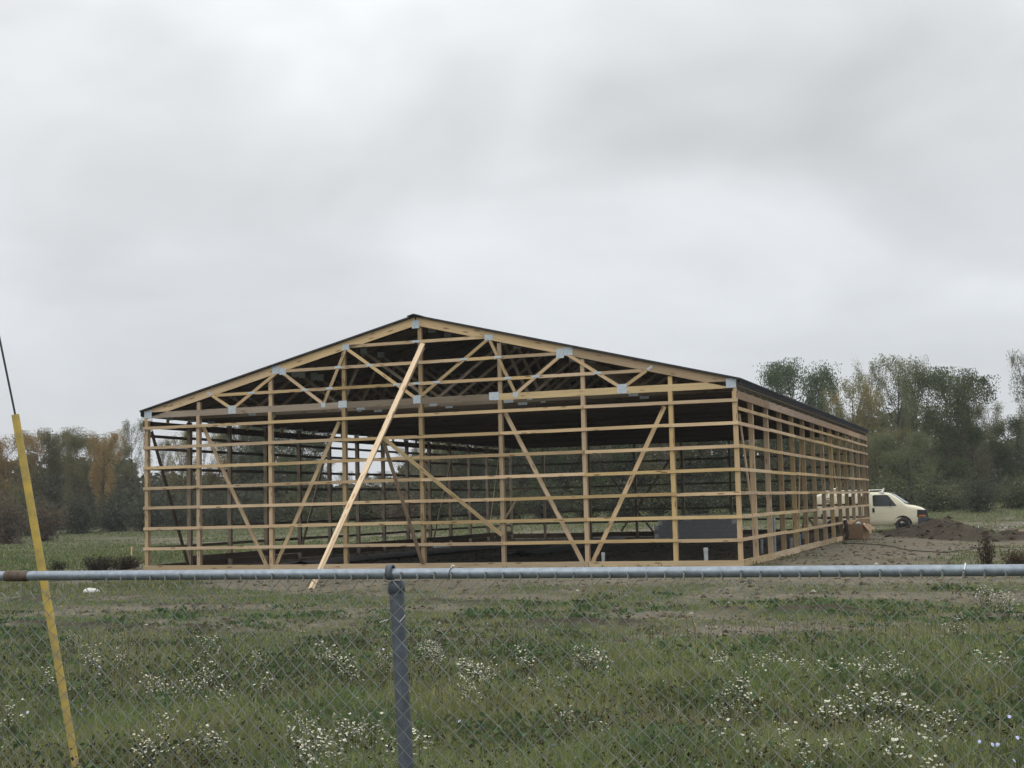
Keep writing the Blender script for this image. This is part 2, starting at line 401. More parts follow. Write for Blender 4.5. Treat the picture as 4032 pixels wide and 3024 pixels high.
ed = N('ShaderNodeMath', n, operation='ADD'); l.new(sp.outputs[0], ed.inputs[0]); l.new(rng_(noise(6., 4), .3, .7, -.35, .35), ed.inputs[1])
cc = mixc(rng_(ed.outputs[0], .22, .85), grass_c, soil_c)
ed2 = N('ShaderNodeMath', n, operation='ADD'); l.new(sp.outputs[1], ed2.inputs[0]); l.new(rng_(noise(4., 4), .3, .7, -.2, .2), ed2.inputs[1])
cc = mixc(rng_(ed2.outputs[0], .25, .6), cc, dark_c)
l.new(cc, b.inputs['Base Color'])
bp = N('ShaderNodeBump', n, inp={'Strength': .9, 'Distance': .07}); l.new(noise(5.5, 7, .7), bp.inputs['Height']); l.new(bp.outputs[0], b.inputs['Normal'])
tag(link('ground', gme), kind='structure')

# ------------------------------------------------------------------ air
hz = MB(); hz.box((-815, -815, -3.0), (815, 815, 24.0))
M_HAZE = bpy.data.materials.new('haze_air'); M_HAZE.use_nodes = True
hn = M_HAZE.node_tree.nodes; hn.clear(); ho = N('ShaderNodeOutputMaterial', hn); hp = N('ShaderNodeVolumePrincipled', hn)
hp.inputs['Color'].default_value = (.93, .95, .97, 1); hp.inputs['Density'].default_value = .00036; hp.inputs['Anisotropy'].default_value = .2
M_HAZE.node_tree.links.new(hp.outputs[0], ho.inputs['Volume'])
tag(hz.obj('haze', M_HAZE), 'thin autumn haze over the field', 'haze', kind='stuff')

# ------------------------------------------------------------------ barn
barn = empty('pole_barn'); tag(barn, 'large unfinished timber pole barn with bare girts and a black gabled roof', 'barn')
JZ = .012
def rail_z(k): return .10+.61*k
CH_T = lambda x: 4.906+.25*(x if x < BW/2 else BW-x)     # top of top chord
CH_B = lambda x: 4.655+.25*(x if x < BW/2 else BW-x)     # underside of top chord
FP = [.06, 1.895, 4.37, 6.80, 9.24, 11.655, 14.07, 16.51, 18.23]
def post(x, y, z1, m, notch=None, along='x'):
    """three-ply laminated post; notch = height above which the outer face steps back behind the truss"""
    mb = MB(); w = .037
    for k in range(3):
        e = random.uniform(-.003, .003); p0 = -.0565+k*.038
        if notch:
            mb.box((p0, .002+e, -.6), (p0+w, .14+e, notch)); mb.box((p0, .045, notch), (p0+w, .14+e, z1+random.uniform(-.02, 0)))
        else: mb.box((p0, -.07+e, -.6), (p0+w, .07+e, z1+random.uniform(-.02, .02)))
    for i, q in enumerate(mb.v): mb.v[i] = (q[2], q[0], q[1])        # grain axis = local x (up)
    o = mb.obj('post', m, barn)
    if along == 'x': R = Matrix(((0, 1, 0, x), (0, 0, 1, y), (1, 0, 0, 0), (0, 0, 0, 1)))
    else: R = Matrix(((0, 0, 1, x), (0, 1, 0, y), (1, 0, 0, 0), (0, 0, 0, 1)))
    o.matrix_basis = R
    return o
for i, x in enumerate(FP):
    post(x, 0, CH_B(x)-.01 if 0 < i < 8 else 4.62, M_POST, 4.69 if 0 < i < 8 else None if False else (4.69 if 0 < i < 8 else 4.60))
SP = [2.36+2.42*k for k in range(13)]
for y in SP:
    post(.07, y, 4.66, M_OLD_SHADED, along='y'); post(BW-.075, y, 4.66, M_POST, along='y')  # left posts take the darker tone as painted interior shade
for x in FP: post(x, BL-.10, 4.66, M_OLD_SHADED)  # back posts darkened in colour for interior shade too
def run(p, q, step0, w, t, m, wdir=(0, 0, 1), name='girt', L=4.88, jit=JZ):
    """a line of boards butted end to end from p to q; joints fall on the posts"""
    p = Vector(p); q = Vector(q); D = (q-p).length; d = (q-p)/D; s = 0; e = step0
    while s < D-.05:
        e2 = D if e > D-.6 else e
        board(name, p+d*(s+.003), p+d*(e2-.003), w, t, m() if callable(m) else m, barn, wdir, jit); s = e2; e = s+L
def newwood(): return random.choice((M_NEW, M_NEW, M_NEW, M_PALE if random.random() < .12 else M_NEW))
for k in range(1, 8):
    run((-.03, -.020, rail_z(k)), (BW+.035, -.020, rail_z(k)), random.choice((4.37, 2.0, 4.37, 6.8)), .089, .038, newwood)
run((-.02, -.020, .095), (BW+.03, -.020, .095), 4.37, .19, .038, M_TREATED, name='skirt_board')
for X0, sgn in ((BW+.0195, 1), (-.0195, -1)):
    for k in (1, 2, 3, 4, 5, 6, 6.64):
        run((X0, .04, rail_z(k)), (X0, BL, rail_z(k)), random.choice((2.36, 4.78, 4.78)), .089, .038, newwood if sgn > 0 else M_SHADED)  # left girts darkened in colour, since their inner faces are unlit
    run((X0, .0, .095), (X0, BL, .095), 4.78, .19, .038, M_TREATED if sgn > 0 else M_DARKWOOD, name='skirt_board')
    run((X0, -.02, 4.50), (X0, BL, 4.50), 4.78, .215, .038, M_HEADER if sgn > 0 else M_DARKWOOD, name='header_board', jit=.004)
run((.14, 2.4, .30), (.14, BL-.3, .30), 4.78, .19, .038, M_DARKWOOD, name='skirt_board')
for k in (1, 2, 3, 4, 5, 6):
    run((0, BL+.0, rail_z(k)+.05), (BW, BL+.0, rail_z(k)+.05), 4.37, .089, .038, M_SHADED)  # back girts carry the shade of their unlit side in the colour
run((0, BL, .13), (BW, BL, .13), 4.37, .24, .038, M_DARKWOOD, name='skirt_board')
# trusses
WEB = [(2.35, 5.30), (3.09, 4.83), (4.70, 5.90), (6.15, 4.83), (6.91, 6.43), (9.14, 4.83), (11.37, 6.43), (12.13, 4.83), (13.58, 5.90), (15.19, 4.83), (15.93, 5.30)]
PLATES = [(.13, 4.815, .27, .25), (18.16, 4.815, .27, .25), (3.09, 4.815, .26, .24), (15.19, 4.815, .27, .25), (6.15, 4.81, .14, .14), (12.13, 4.81, .15, .15), (9.14, 4.825, .23, .23), (6.78, 4.80, .27, .2), (11.49, 4.80, .29, .22)]
PL_TOP = [(4.60, 5.93, .26, .24), (4.82, 5.87, .22, .2), (13.46, 5.88, .22, .26), (13.70, 5.93, .24, .24), (6.91, 6.46, .22, .16), (11.37, 6.46, .24, .16), (9.14, 6.98, .23, .23), (2.30, 5.335, .16, .07), (15.98, 5.335, .16, .07)]
truss_meshes = {}
def truss(y, front=False, far=False, mchord=M_NEW, mweb=M_NEW):
    tr = bpy.data.objects.new('truss', None); COL.objects.link(tr); tr.parent = barn; tr.location = (0, y, 0)
    def bd(a, b, w, m, name, t=.038):
        return board(name, (a[0], 0, a[1]), (b[0], 0, b[1]), w, t, m, tr)
    c = 4.906-.1215
    bd((.0, c), (4.6, c+.25*4.6), .236, mchord, 'top_chord'); bd((4.603, c+.25*4.603), (9.141, c+.25*9.141), .236, mchord, 'top_chord')
    bd((BW, c), (13.69, c+.25*4.6), .236, mchord, 'top_chord'); bd((13.687, c+.25*4.603), (9.149, c+.25*9.141), .236, mchord, 'top_chord')
    mo = M_OLD_SHADED if front or y < 1.5 else M_SHADED  # front chord is weathered; deeper ones have the roof's shade in their colour
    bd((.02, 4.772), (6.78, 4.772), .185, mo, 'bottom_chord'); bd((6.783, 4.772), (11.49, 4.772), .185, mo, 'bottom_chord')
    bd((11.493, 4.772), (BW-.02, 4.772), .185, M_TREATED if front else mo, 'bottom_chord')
    for i in range(len(WEB)-1):
        a = Vector((WEB[i][0], 0, WEB[i][1])); b = Vector((WEB[i+1][0], 0, WEB[i+1][1])); d = (b-a).normalized()
        a2 = a+d*.06; b2 = b-d*.06
        board('web', a2, b2, .089, .036, mweb, tr)
    bd((9.14, 4.87), (9.14, 6.93), .089, mweb, 'king_post', .036)
    for hx in (.035, BW-.035): board('heel_block', (hx, 0, 4.56), (hx, 0, 4.70), .09, .038, M_POST, tr, (1, 0, 0))
    for (px, pz, w, h) in (PLATES+PL_TOP if not far else PLATES[:2]):
        key = (w, h)
        if key not in truss_meshes:
            mb = MB(); mb.box((-w/2, -.0015, -h/2), (w/2, .0015, h/2)); truss_meshes[key] = mb.mesh('gusset_plate', [M_PLATE])
        o = link('gusset_plate', truss_meshes[key], None, tr); o.location = (px, -.022, pz)
        if (px, pz) in ((4.60, 5.93),): o.rotation_euler = (0, -.02, 0)
        if (px, pz) == (2.30, 5.335): o.rotation_euler = (0, .62, 0)
        if (px, pz) == (15.98, 5.335): o.rotation_euler = (0, -.62, 0)
    return tr
truss(.0225, True)
for k in range(27):
    y = 1.2*(k+1)
    if y > BL-.2: y = BL-.16
    truss(y, far=k > 1, mchord=M_SHADED, mweb=M_OLD_SHADED)  # inner trusses darkened in colour for the gloom under the roof
# gable girts, cut between the webs of the front truss, with clips
def web_cross(z):
    xs_ = []
    for i in range(len(WEB)-1):
        (x0, z0), (x1, z1) = WEB[i], WEB[i+1]
        if min(z0, z1) < z < max(z0, z1): xs_.append((x0+(x1-x0)*(z-z0)/(z1-z0), abs((x1-x0)/(z1-z0))))
    if z < 6.93: xs_.append((9.14, 0))
    return sorted(xs_)
clip = MB(); clip.box((-.11, -.0015, -.032), (.11, .0015, .032)); clip_me = clip.mesh('clip', [M_PLATE])
for z, x0, x1 in ((5.275, 2.52, 15.78), (5.878, 4.80, 13.49), (6.478, 7.0, 11.29)):
    cuts = [(xx, sl) for xx, sl in web_cross(z) if x0+.1 < xx < x1-.1]; s = x0
    for xx, sl in cuts+[(x1, None)]:
        h = 0 if sl is None else .047*math.sqrt(1+sl*sl)*.95
        if xx-h-s > .05: board('girt', (s, .0225, z), (xx-h, .0225, z), .089, .038, M_NEW, barn)
        if sl is not None:
            o = link('clip', clip_me, None, barn); o.location = (xx, -.0005, z+.01)
        s = xx+h
# purlins, roofing, ridge cap, eaves
for side in (0, 1):
    for k in range(16):
        s = .05+.607*k
        if s > 9.3: continue
        dx = s*.970; zz = 4.906+.25*dx+.022
        xx = dx if side == 0 else BW-dx
        sl = .245 if side == 0 else -.245
        mb = MB(); mb.box((0, -.0445, -.019), (BL+.06, .0445, .019)); o = mb.obj('purlin', M_SHADED, barn)
        wx = Vector((.970, 0, .2425 if side == 0 else -.2425)); ny_ = Vector((0, 1, 0)); nz_ = ny_.cross(wx)*-1
        yv = nz_.cross(ny_)
        zv = Vector((-wx.z, 0, wx.x)); xv = Vector((0, 1, 0)); yv = zv.cross(xv)
        o.matrix_basis = Matrix(((xv.x, yv.x, zv.x, xx), (xv.y, yv.y, zv.y, -.02), (xv.z, yv.z, zv.z, zz), (0, 0, 0, 1)))
for side in (0, 1):
    mb = MB(); prof = []
    y = -.05
    while y < BL+.08:
        prof += [(y, 0), (y+.19, 0), (y+.202, .02), (y+.217, .02)]; y += .229
    def P(dx, y, h): return (dx if side == 0 else BW-dx, y, 4.906+.25*dx+.046+h)
    vs = []
    for (y, h) in prof: vs += [P(-.12, y, h), P(9.145, y, h), P(-.12, y, h+.004), P(9.145, y, h+.004)]
    fs = []; mi = []
    for i in range(len(prof)-1):
        a = 4*i; fs += [(a+2, a+3, a+7, a+6), (a, a+4, a+5, a+1), (a, a+2, a+6, a+4), (a+1, a+5, a+7, a+3)]; mi += [0, 1, 0, 0]
    fs += [(0, 1, 3, 2), (len(vs)-4, len(vs)-2, len(vs)-1, len(vs)-3)]; mi += [0, 0]
    if side: fs = [f[::-1] for f in fs]
    mb.v = vs; mb.f = fs; mb.mi = mi; mb.sm = [False]*len(fs); mb.obj('roof_panel', [M_ROOF, M_UNDER], barn)
    # gable edge trim: a thin black line along the rake
    for y0 in (-.075, BL+.09):
        mb = MB(); a = [P(-.128, y0, .012), P(9.14, y0, .012), P(-.128, y0, -.036), P(9.14, y0, -.036)]; bq = [(q[0], q[1]+.02, q[2]) for q in a]
        vs = a+bq; mb.add(vs, [(0, 1, 3, 2), (4, 6, 7, 5), (0, 4, 5, 1), (2, 3, 7, 6), (0, 2, 6, 4), (1, 5, 7, 3)])
        mb.obj('rake_trim', M_ROOF, barn)
    X0 = BW+.085 if side else -.085; s = 1 if side else -1
    mb = MB(); mb.box((min(X0, X0+.02*s), -.05, 4.745), (max(X0, X0+.02*s), BL+.06, 4.935))
    mb.box((min(X0+.021*s, X0+.032*s), -.05, 4.86), (max(X0+.021*s, X0+.032*s), BL+.06, 4.885)); mb.obj('fascia', M_TRIM, barn)
    mb = MB(); mb.box((min(X0-.03*s, X0-.002*s), -.02, 4.722), (max(X0-.03*s, X0-.002*s), BL, 4.742)); mb.obj('soffit_strip', M_HEADER, barn)
mb = MB(); rz_ = 4.906+.25*9.145+.075
mb.add([(9.145-.2, -.16, rz_-.05), (9.145, -.16, rz_+.005), (9.145+.2, -.16, rz_-.05), (9.145-.2, BL+.14, rz_-.05), (9.145, BL+.14, rz_+.005), (9.145+.2, BL+.14, rz_-.05),
        (9.145-.2, -.16, rz_-.07), (9.145, -.16, rz_-.03), (9.145+.2, -.16, rz_-.07), (9.145-.2, BL+.14, rz_-.07), (9.145, BL+.14, rz_-.03), (9.145+.2, BL+.14, rz_-.07)],
       [(0, 3, 4, 1), (1, 4, 5, 2), (6, 7, 10, 9), (7, 8, 11, 10), (0, 1, 7, 6), (1, 2, 8, 7), (3, 9, 10, 4), (4, 10, 11, 5), (0, 6, 9, 3), (2, 5, 11, 8)])
mb.obj('ridge_cap', M_ROOF, barn)
mb = MB(); mb.add([(0.05, BL+.05, 4.68), (BW-.05, BL+.05, 4.68), (BW-.05, BL+.05, 4.9), (BW/2, BL+.05, 4.9+.25*9.1), (.05, BL+.05, 4.9), (0.05, BL+.07, 4.68), (BW-.05, BL+.07, 4.68), (BW-.05, BL+.07, 4.9), (BW/2, BL+.07, 4.9+.25*9.1), (.05, BL+.07, 4.9)],
       [(0, 1, 2, 3, 4), (9, 8, 7, 6, 5), (0, 5, 6, 1), (1, 6, 7, 2), (2, 7, 8, 3), (3, 8, 9, 4), (4, 9, 5, 0)])
mb.obj('gable_panel', M_UNDER, barn)
# diagonal braces nailed inside the walls
BR = [((1.99, .17, 4.34), (4.15, .17, .1), M_NEW), ((6.58, .17, 4.30), (4.40, .17, .1), M_TREATED), ((11.75, .17, 4.33), (13.92, .17, .1), M_NEW), ((16.31, .17, 4.29), (14.14, .17, .1), M_NEW)]
for a_, b_, m in BR: board('brace', a_, b_, .114, .036, m, barn)
for a_, b_, m in [((.17, .13, 4.28), (.17, 2.1, .1), M_DARKWOOD), ((.17, 11.82, 4.38), (.17, 9.6, .45), M_OLD_SHADED), ((.17, 24.3, 4.2), (.17, 21.9, .4), M_OLD_SHADED),
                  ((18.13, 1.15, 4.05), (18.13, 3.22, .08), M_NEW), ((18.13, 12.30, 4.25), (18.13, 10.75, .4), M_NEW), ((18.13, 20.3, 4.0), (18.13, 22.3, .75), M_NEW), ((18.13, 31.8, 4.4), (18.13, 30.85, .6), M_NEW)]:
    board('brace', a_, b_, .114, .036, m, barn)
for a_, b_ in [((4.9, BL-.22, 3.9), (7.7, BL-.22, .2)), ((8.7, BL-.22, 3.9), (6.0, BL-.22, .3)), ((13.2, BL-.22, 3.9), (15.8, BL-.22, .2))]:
    board('brace', a_, b_, .10, .036, M_OLD_SHADED, barn)
board('brace', (1.19, 30, 1.96), (-.1, 30, .03), .09, .036, M_PALE, barn)
board('brace', (.4, 29.82, 4.13), (.4, 28.4, .9), .04, .03, M_PALE, barn)

# the long prop outside the front wall and its two struts
prop = empty('timber_prop', (8.384, -5.074, -.203)); tag(prop, 'long pale timber prop leaning on the barn gable from the ground outside', 'prop')
def rel(v, o): return Vector(v)-Vector(o)
PF = (8.384, -5.074, -.203)
board('prop_board', rel((8.384, -5.074, -.25), PF), rel((9.39, -.075, 6.40), PF), .14, .038, M_PALE, prop, (.97, 0, -.24))
board('prop_board', rel((8.408, -5.02, -.20), PF), rel((9.41, -.04, 6.30), PF), .036, .10, M_TREATED, prop, (.97, 0, -.24))
board('strut', rel((8.95, -2.05, 3.72), PF), rel((11.66, -.065, .93), PF), .10, .036, M_TREATED, prop, (.6, 0, .8))
board('strut', rel((8.97, -1.98, 3.66), PF), rel((9.25, -.065, .18), PF), .10, .036, M_HEADER, prop, (1, 0, 0))

# ------------------------------------------------------------------ things inside the barn
wall = empty('block_wall', (9.05, 27.1, -.15)); tag(wall, 'low concrete block wall with stepped pale ends inside the barn', 'block wall')
bm_ = MB(); bm_.box((.004, 0, .004), (.396, .19, .196)); blk = bm_.mesh('block', [M_BLOCK]); bl2 = MB(); bl2.box((.004, 0, .004), (.396, .19, .196)); blkl = bl2.mesh('block', [M_BLOCKL])
ang = math.atan2(.25, 4); wall.rotation_euler = (0, 0, ang)
half_ = MB(); half_.box((.004, 0, .004), (.196, .19, .196)); halfl = half_.mesh('block', [M_BLOCKL])
for row in range(6):
    s0 = 0. if row < 4 else .2; x_ = s0; first = True
    while x_ < 3.99:
        hf = (first and row % 2 == (1 if row < 4 else 0)) or x_ > 3.7
        light = first or (x_ > 3.5 and row > 2) or (row == 5 and random.random() < .3)
        o = link('block', halfl if hf else (blkl if light and row > 3 else blk), None, wall); o.location = (x_, random.uniform(-.006, .006), row*.2)
        x_ += .2 if hf else .4; first = False
mb = MB(); mb.box((.5, .0, 1.203), (4.3, .19, 1.24)); mb.obj('coping', M_BLOCKL, wall)
def pipe(x, y, h, r, cap, label, m=M_PVC):
    e = empty('drain_pipe', (x, y, gz(x, y)-.02)); tag(e, label, 'pipe', 'plastic pipes standing up from the barn floor')
    mb = MB(); mb.tube([(0, 0, -.2), (0, 0, h)], r, 14); mb.obj('pipe', m, e)
    if cap:
        mb = MB(); mb.tube([(0, 0, h-.07), (0, 0, h+.01), (0, 0, h+.03)], [r*1.14, r*1.14, r*.9], 14); mb.obj('cap', m, e)
    return e
pipe(13.41, 3.78, .33, .05, True, 'white capped pipe between the two middle right posts of the front wall')
pipe(16.65, 3.11, .45, .06, True, 'thickest white capped pipe in the last front bay before the right corner')
pipe(17.55, 9.43, 1.16, .056, True, 'tallest grey pipe standing behind the right side wall', M_GREYPVC)
pipe(17.01, 10.15, .5, .042, False, 'thin pale pipe left of the tallest pipe behind the side wall', M_GREYPVC)
pipe(17.58, 12.68, .42, .05, True, 'short grey capped pipe right of the tallest pipe behind the side wall', M_GREYPVC)
pipe(17.58, 14.64, .52, .048, False, 'pale pipe beside the grey box behind the side wall', M_GREYPVC)
eb = empty('meter_box', (17.7, 15.3, gz(17.7, 15.3))); tag(eb, 'small grey box on a stake beside a pipe inside the side wall', 'box')
mb = MB(); mb.box((-.1, -.06, .32), (.1, .06, .66)); mb.obj('case', M_GREYPVC, eb); mb = MB(); mb.box((-.105, -.075, .58), (.105, -.061, .65)); mb.obj('lid', M_TRIM, eb); mb = MB(); mb.box((-.02, -.02, -.1), (.02, .02, .318)); mb.obj('stake', M_DARKWOOD, eb)
# black plastic sheeting lying on the floor with a raised pale edge
def strip_sheet(name, pts, w, label, m, rise=.16):
    mb = MB(); pts = smooth_path(pts, 14); k = 7
    for i, p in enumerate(pts):
        d = (pts[min(i+1, len(pts)-1)]-pts[max(i-1, 0)]).normalized(); s = Vector((d.y, -d.x, 0))
        for j in range(k):
            q = p+s*(w*(j/(k-1)-.5))
            h = .03+rise*math.exp(-((j-4.4)/1.1)**2)*(.7+.5*float(fbm(i*.3, j*.6, 5, 2)))+.05*float(fbm(i*.5, j*.9, 8, 2))
            mb.v.append((q.x, q.y, gz(q.x, q.y)+h))
    for i in range(len(pts)-1):
        for j in range(k-1):
            a_ = i*k+j; mb.f.append((a_, a_+1, a_+k+1, a_+k)); mb.mi.append(0); mb.sm.append(True)
    o = mb.obj(name, m); tag(o, label, 'sheet'); return o
strip_sheet('plastic_sheet', [(3.2, 3.2, 0), (3.0, 8, 0), (3.6, 14, 0), (4.0, 22, 0)], 2.2, 'rumpled black plastic sheet lying along the left side of the barn floor', M_PLASTICBLK, .16)
strip_sheet('plastic_sheet', [(8.2, 10.0, 0), (8.0, 16, 0), (6.8, 24, 0), (6.2, 29, 0)], 2.0, 'black plastic sheet running across the middle of the barn floor', M_PLASTICBLK, .17)
e = empty('foam_scrap', (4.6, 12.2, gz(4.6, 12.2)+.28)); tag(e, 'small white foam scrap lying on the black sheet in the barn', 'scrap')
mb = MB(); mb.add([(-.3, -.1, 0), (.32, -.14, .02), (.36, .12, 0), (-.26, .15, .01), (-.24, -.07, .07), (.26, -.1, .11), (.3, .09, .08), (-.2, .1, .09)], [(0, 3, 2, 1), (4, 5, 6, 7), (0, 1, 5, 4), (1, 2, 6, 5), (2, 3, 7, 6), (3, 0, 4, 7)]); mb.obj('foam', M_PVC, e)

# ------------------------------------------------------------------ beside the barn
bx = empty('cardboard_box', (18.78, 22.75, gz(18.78, 22.75)), math.radians(-24)); tag(bx, 'open cardboard box with hanging flaps outside the barn side wall', 'box')
mb = MB(); w, d_, h, t_ = .36, .26, .62, .012
mb.box((-w, -d_, 0), (w, -d_+t_, h)); mb.box((-w, d_-t_, 0), (w, d_, h)); mb.box((-w, -d_+t_, 0), (-w+t_, d_-t_, h)); mb.box((w-t_, -d_+t_, 0), (w, d_-t_, h)); mb.box((-w+t_, -d_+t_, 0.0), (w-t_, d_-t_, t_)); mb.obj('carton', M_CARD, bx)
def flap(verts, m, th=(0, 0, .008)):
    mb = MB(); b_ = [tuple(Vector(v)+Vector(th)) for v in verts]; mb.add(list(verts)+b_, [(0, 1, 2, 3), (7, 6, 5, 4), (0, 4, 5, 1), (1, 5, 6, 2), (2, 6, 7, 3), (3, 7, 4, 0)]); mb.obj('flap', m, bx)
flap([(w, -d_, h), (w, d_, h), (w+.28, d_+.03, h-.20), (w+.30, -d_-.05, h-.28)], M_CARD)
flap([(-w, d_, h), (w, d_, h), (w-.05, d_+.16, h+.22), (-w+.08, d_+.15, h+.18)], M_CARDIN)
flap([(-w, -d_, h), (-w, d_, h), (-w-.16, d_, h+.15), (-w-.18, -d_, h+.18)], M_CARDIN)
tp = empty('tape_roll', (18.80, 22.7, gz(18.78, 22.75)+.60)); tag(tp, 'white roll lying on top in the open cardboard box', 'roll')
mb = MB(); nseg = 20; vs = []
for i in range(nseg):
    th = 2*math.pi*i/nseg; c_, s_ = math.cos(th), math.sin(th)
    vs += [(.11*c_, -.05, .11*s_), (.055*c_, -.05, .055*s_), (.055*c_, .05, .055*s_), (.11*c_, .05, .11*s_)]
fs = []
for i in range(nseg):
    a_ = 4*i; b_ = 4*((i+1) % nseg)
    for k in range(4): fs.append((a_+k, b_+k, b_+(k+1) % 4, a_+(k+1) % 4))
mb.add(vs, fs, 0, False); o = mb.obj('ring', M_PVC, tp); o.rotation_euler = (.4, .2, .5)
mb = MB(); mb.tube([(.17, -.03, -.03), (.24, .02, .02), (.23, .07, -.04)], .035, 8); mb.obj('wrapping', M_VANWHITE, tp)
# brown jacket draped over the lowest girt, left of the box
jk = empty('draped_jacket', (18.33, 21.6, 0)); tag(jk, 'dark brown cloth jacket draped over the low girt beside the cardboard box', 'jacket')
mb = MB(); k = 9; rows = 12
for i in range(rows):
    tz = i/(rows-1)
    for j in range(k):
        s_ = j/(k-1)-.5; zz = .80-.78*tz; wy = .42+.12*tz
        mb.v.append((.055+.10*math.sin(tz*2.4)+.05*math.sin(j*1.7+i*.4)+.02*math.sin(i*1.1), s_*2*wy*.62-.05*tz, zz-.10*abs(s_)*(1-tz)*2+.02*math.sin(j*2.1)))
for i in range(rows-1):
    for j in range(k-1): a_ = i*k+j; mb.f.append((a_, a_+k, a_+k+1, a_+1)); mb.mi.append(0); mb.sm.append(True)
o = mb.obj('cloth', M_BROWNCLOTH, jk); sm_ = o.modifiers.new('thick', 'SOLIDIFY'); sm_.thickness = .025
mb = MB(); mb.tube([(.10, -.20, .80), (.16, -.27, .60), (.17, -.30, .30), (.15, -.28, .12)], [.06, .065, .06, .05], 10); mb.obj('sleeve', M_BROWNCLOTH, jk)
mb = MB(); mb.tube([(.03, -.17, .82), (.09, -.18, .845), (.13, -.2, .80)], .028, 8); mb.obj('glove', M_VANWHITE, jk)
mt = empty('ground_tarp', (18.9, 22.0, gz(18.9, 22.0)+.035), math.radians(-24)); tag(mt, 'dark brown tarp lying flat under the cardboard box', 'tarp')
mb = MB(); k = 12
for i in range(k):
    for j in range(6): mb.v.append((-.75+1.5*i/(k-1), -.5+.8*j/5, .02*float(fbm(i*.8, j*.8, 4, 2))+.0))
for i in range(k-1):
    for j in range(5): a_ = i*6+j; mb.f.append((a_, a_+6, a_+7, a_+1)); mb.mi.append(0); mb.sm.append(True)
mb.obj('sheet', M_BROWNCLOTH, mt)
# lime green power tool hanging on the girt inside
lt = empty('power_tool', (17.95, 18.9, .80)); tag(lt, 'lime green and black power tool propped behind the low side girt', 'tool')
mb = MB(); mb.tube([(0, .30, .06), (0, .14, .10), (0, -.04, .11), (0, -.16, .08)], [.05, .075, .07, .05], 10); mb.obj('body', M_LIME, lt)
mb = MB(); mb.tube([(0, -.16, .08), (0, -.34, .14), (0, -.60, .18)], [.045, .04, .035], 8); mb.tube([(0, -.40, .15), (.01, -.44, -.08)], .03, 8); mb.obj('nozzle', M_BLACK, lt)
mb = MB(); mb.tube([(0, -.55, .12), (0, -.58, .3)], .06, 8); mb.obj('head', M_BLACK, lt)
mb = MB(); mb.tube([(0, .25, .04), (.01, .30, -.2), (0, .24, -.5), (0, .2, -.82)], .02, 8); mb.obj('hose', M_LIME, lt)
# board leaning behind the side wall
lb = board('leaning_board', (17.6, 15.4, .62), (17.6, 16.6, 1.75), .12, .05, M_DARKWOOD, None); tag(lb, 'short dark board leaning at a slant behind the side wall posts', 'board')
# extension cord
pts = [(18.45, 21.2), (18.9, 17.0), (20.5, 16.0), (21.4, 12.6), (22.05, 11.5), (22.6, 11.3), (22.95, 11.5), (23.4, 13.2), (23.7, 14.6), (24.6, 15.2)]
pp = smooth_path([(x, y, 0) for x, y in pts], 8); mb = MB(); mb.tube([(p.x, p.y, gz(p.x, p.y)+.03) for p in pp], .016, 6)
tag(mb.obj('extension_cord', M_BLACK), 'thin dark extension cord winding over the bare soil right of the barn', 'cord')
# lumber stack at the right edge
ls = empty('lumber_stack', (25.9, 25.6, gz(25.9, 25.6)), math.radians(12)); tag(ls, 'low stack of new boards on the grass at the right edge', 'lumber stack')
for r_ in range(3):
    for c_ in range(5-r_):
        board('plank', (-1.5-.15*r_+random.uniform(-.1, .1)+.25*r_, c_*.15-.3, .22+r_*.06), (1.9, c_*.15-.3+random.uniform(-.03, .03), .22+r_*.06), .038, .14, M_PALE if (r_+c_) % 2 else M_NEW, ls)
for x_ in (-1.1, 1.2): board('bearer', (x_, -.45, .12), (x_, .5, .12), .13, .14, M_OLD_SHADED, ls)
lw = board('loose_board', (23.75, 23.3, gz(23.8, 23.3)+.12), (27.0, 24.6, gz(27, 24.6)+.14), .04, .14, M_OLD_SHADED, None); tag(lw, 'single grey board lying in front of the low board stack', 'board')
# survey stake, rock
sk = empty('survey_stake', (-12.41, 16.88, gz(-12.41, 16.88))); tag(sk, 'short orange-tipped survey stake in the grass left of the barn', 'stake')
board('shaft', (0, 0, -.1), (.01, 0, .30), .05, .03, M_STAKE, sk, (1, 0, 0)); board('painted_tip', (.01, 0, .301), (.012, 0, .46), .052, .032, mat('orange_paint', (.75, .42, .20), .7), sk, (1, 0, 0))
def rock(x, y, s, label):
    mb = MB(); nu, nv = 12, 8
    for i in range(nv+1):
        ph = math.pi*i/nv
        for j in range(nu):
            th = 2*math.pi*j/nu; rr = 1+.28*(float(fbm(3+math.cos(th)*1.3+i*.3, 3+math.sin(th)*1.3, 13, 3))-.5)*2
            mb.v.append((s*1.5*rr*math.sin(ph)*math.cos(th), s*rr*math.sin(ph)*math.sin(th), s*.62*rr*math.cos(ph)))
    for i in range(nv):
        for j in range(nu): a_ = i*nu+j; b_ = i*nu+(j+1) % nu; mb.f.append((a_, a_+nu, b_+nu, b_)); mb.mi.append(0); mb.sm.append(False)
    o = mb.obj('rock', M_STONE); o.location = (x, y, gz(x, y)+s*.2); tag(o, label, 'rock'); return o
rock(2.61, -6.09, .15, 'pale white rock lying on the grass left of the prop foot')

# ------------------------------------------------------------------ van
van = empty('cargo_van', (17.90, 37.86, -.13), math.radians(4.0)); tag(van, 'cream cargo van with roof rack parked behind the barn corner', 'van')
VL = 5.7
def hw(z):
    if z < .6: return .955
    if z < 1.32: return .985
    return .985-.185*((z-1.32)/.74)**1.15
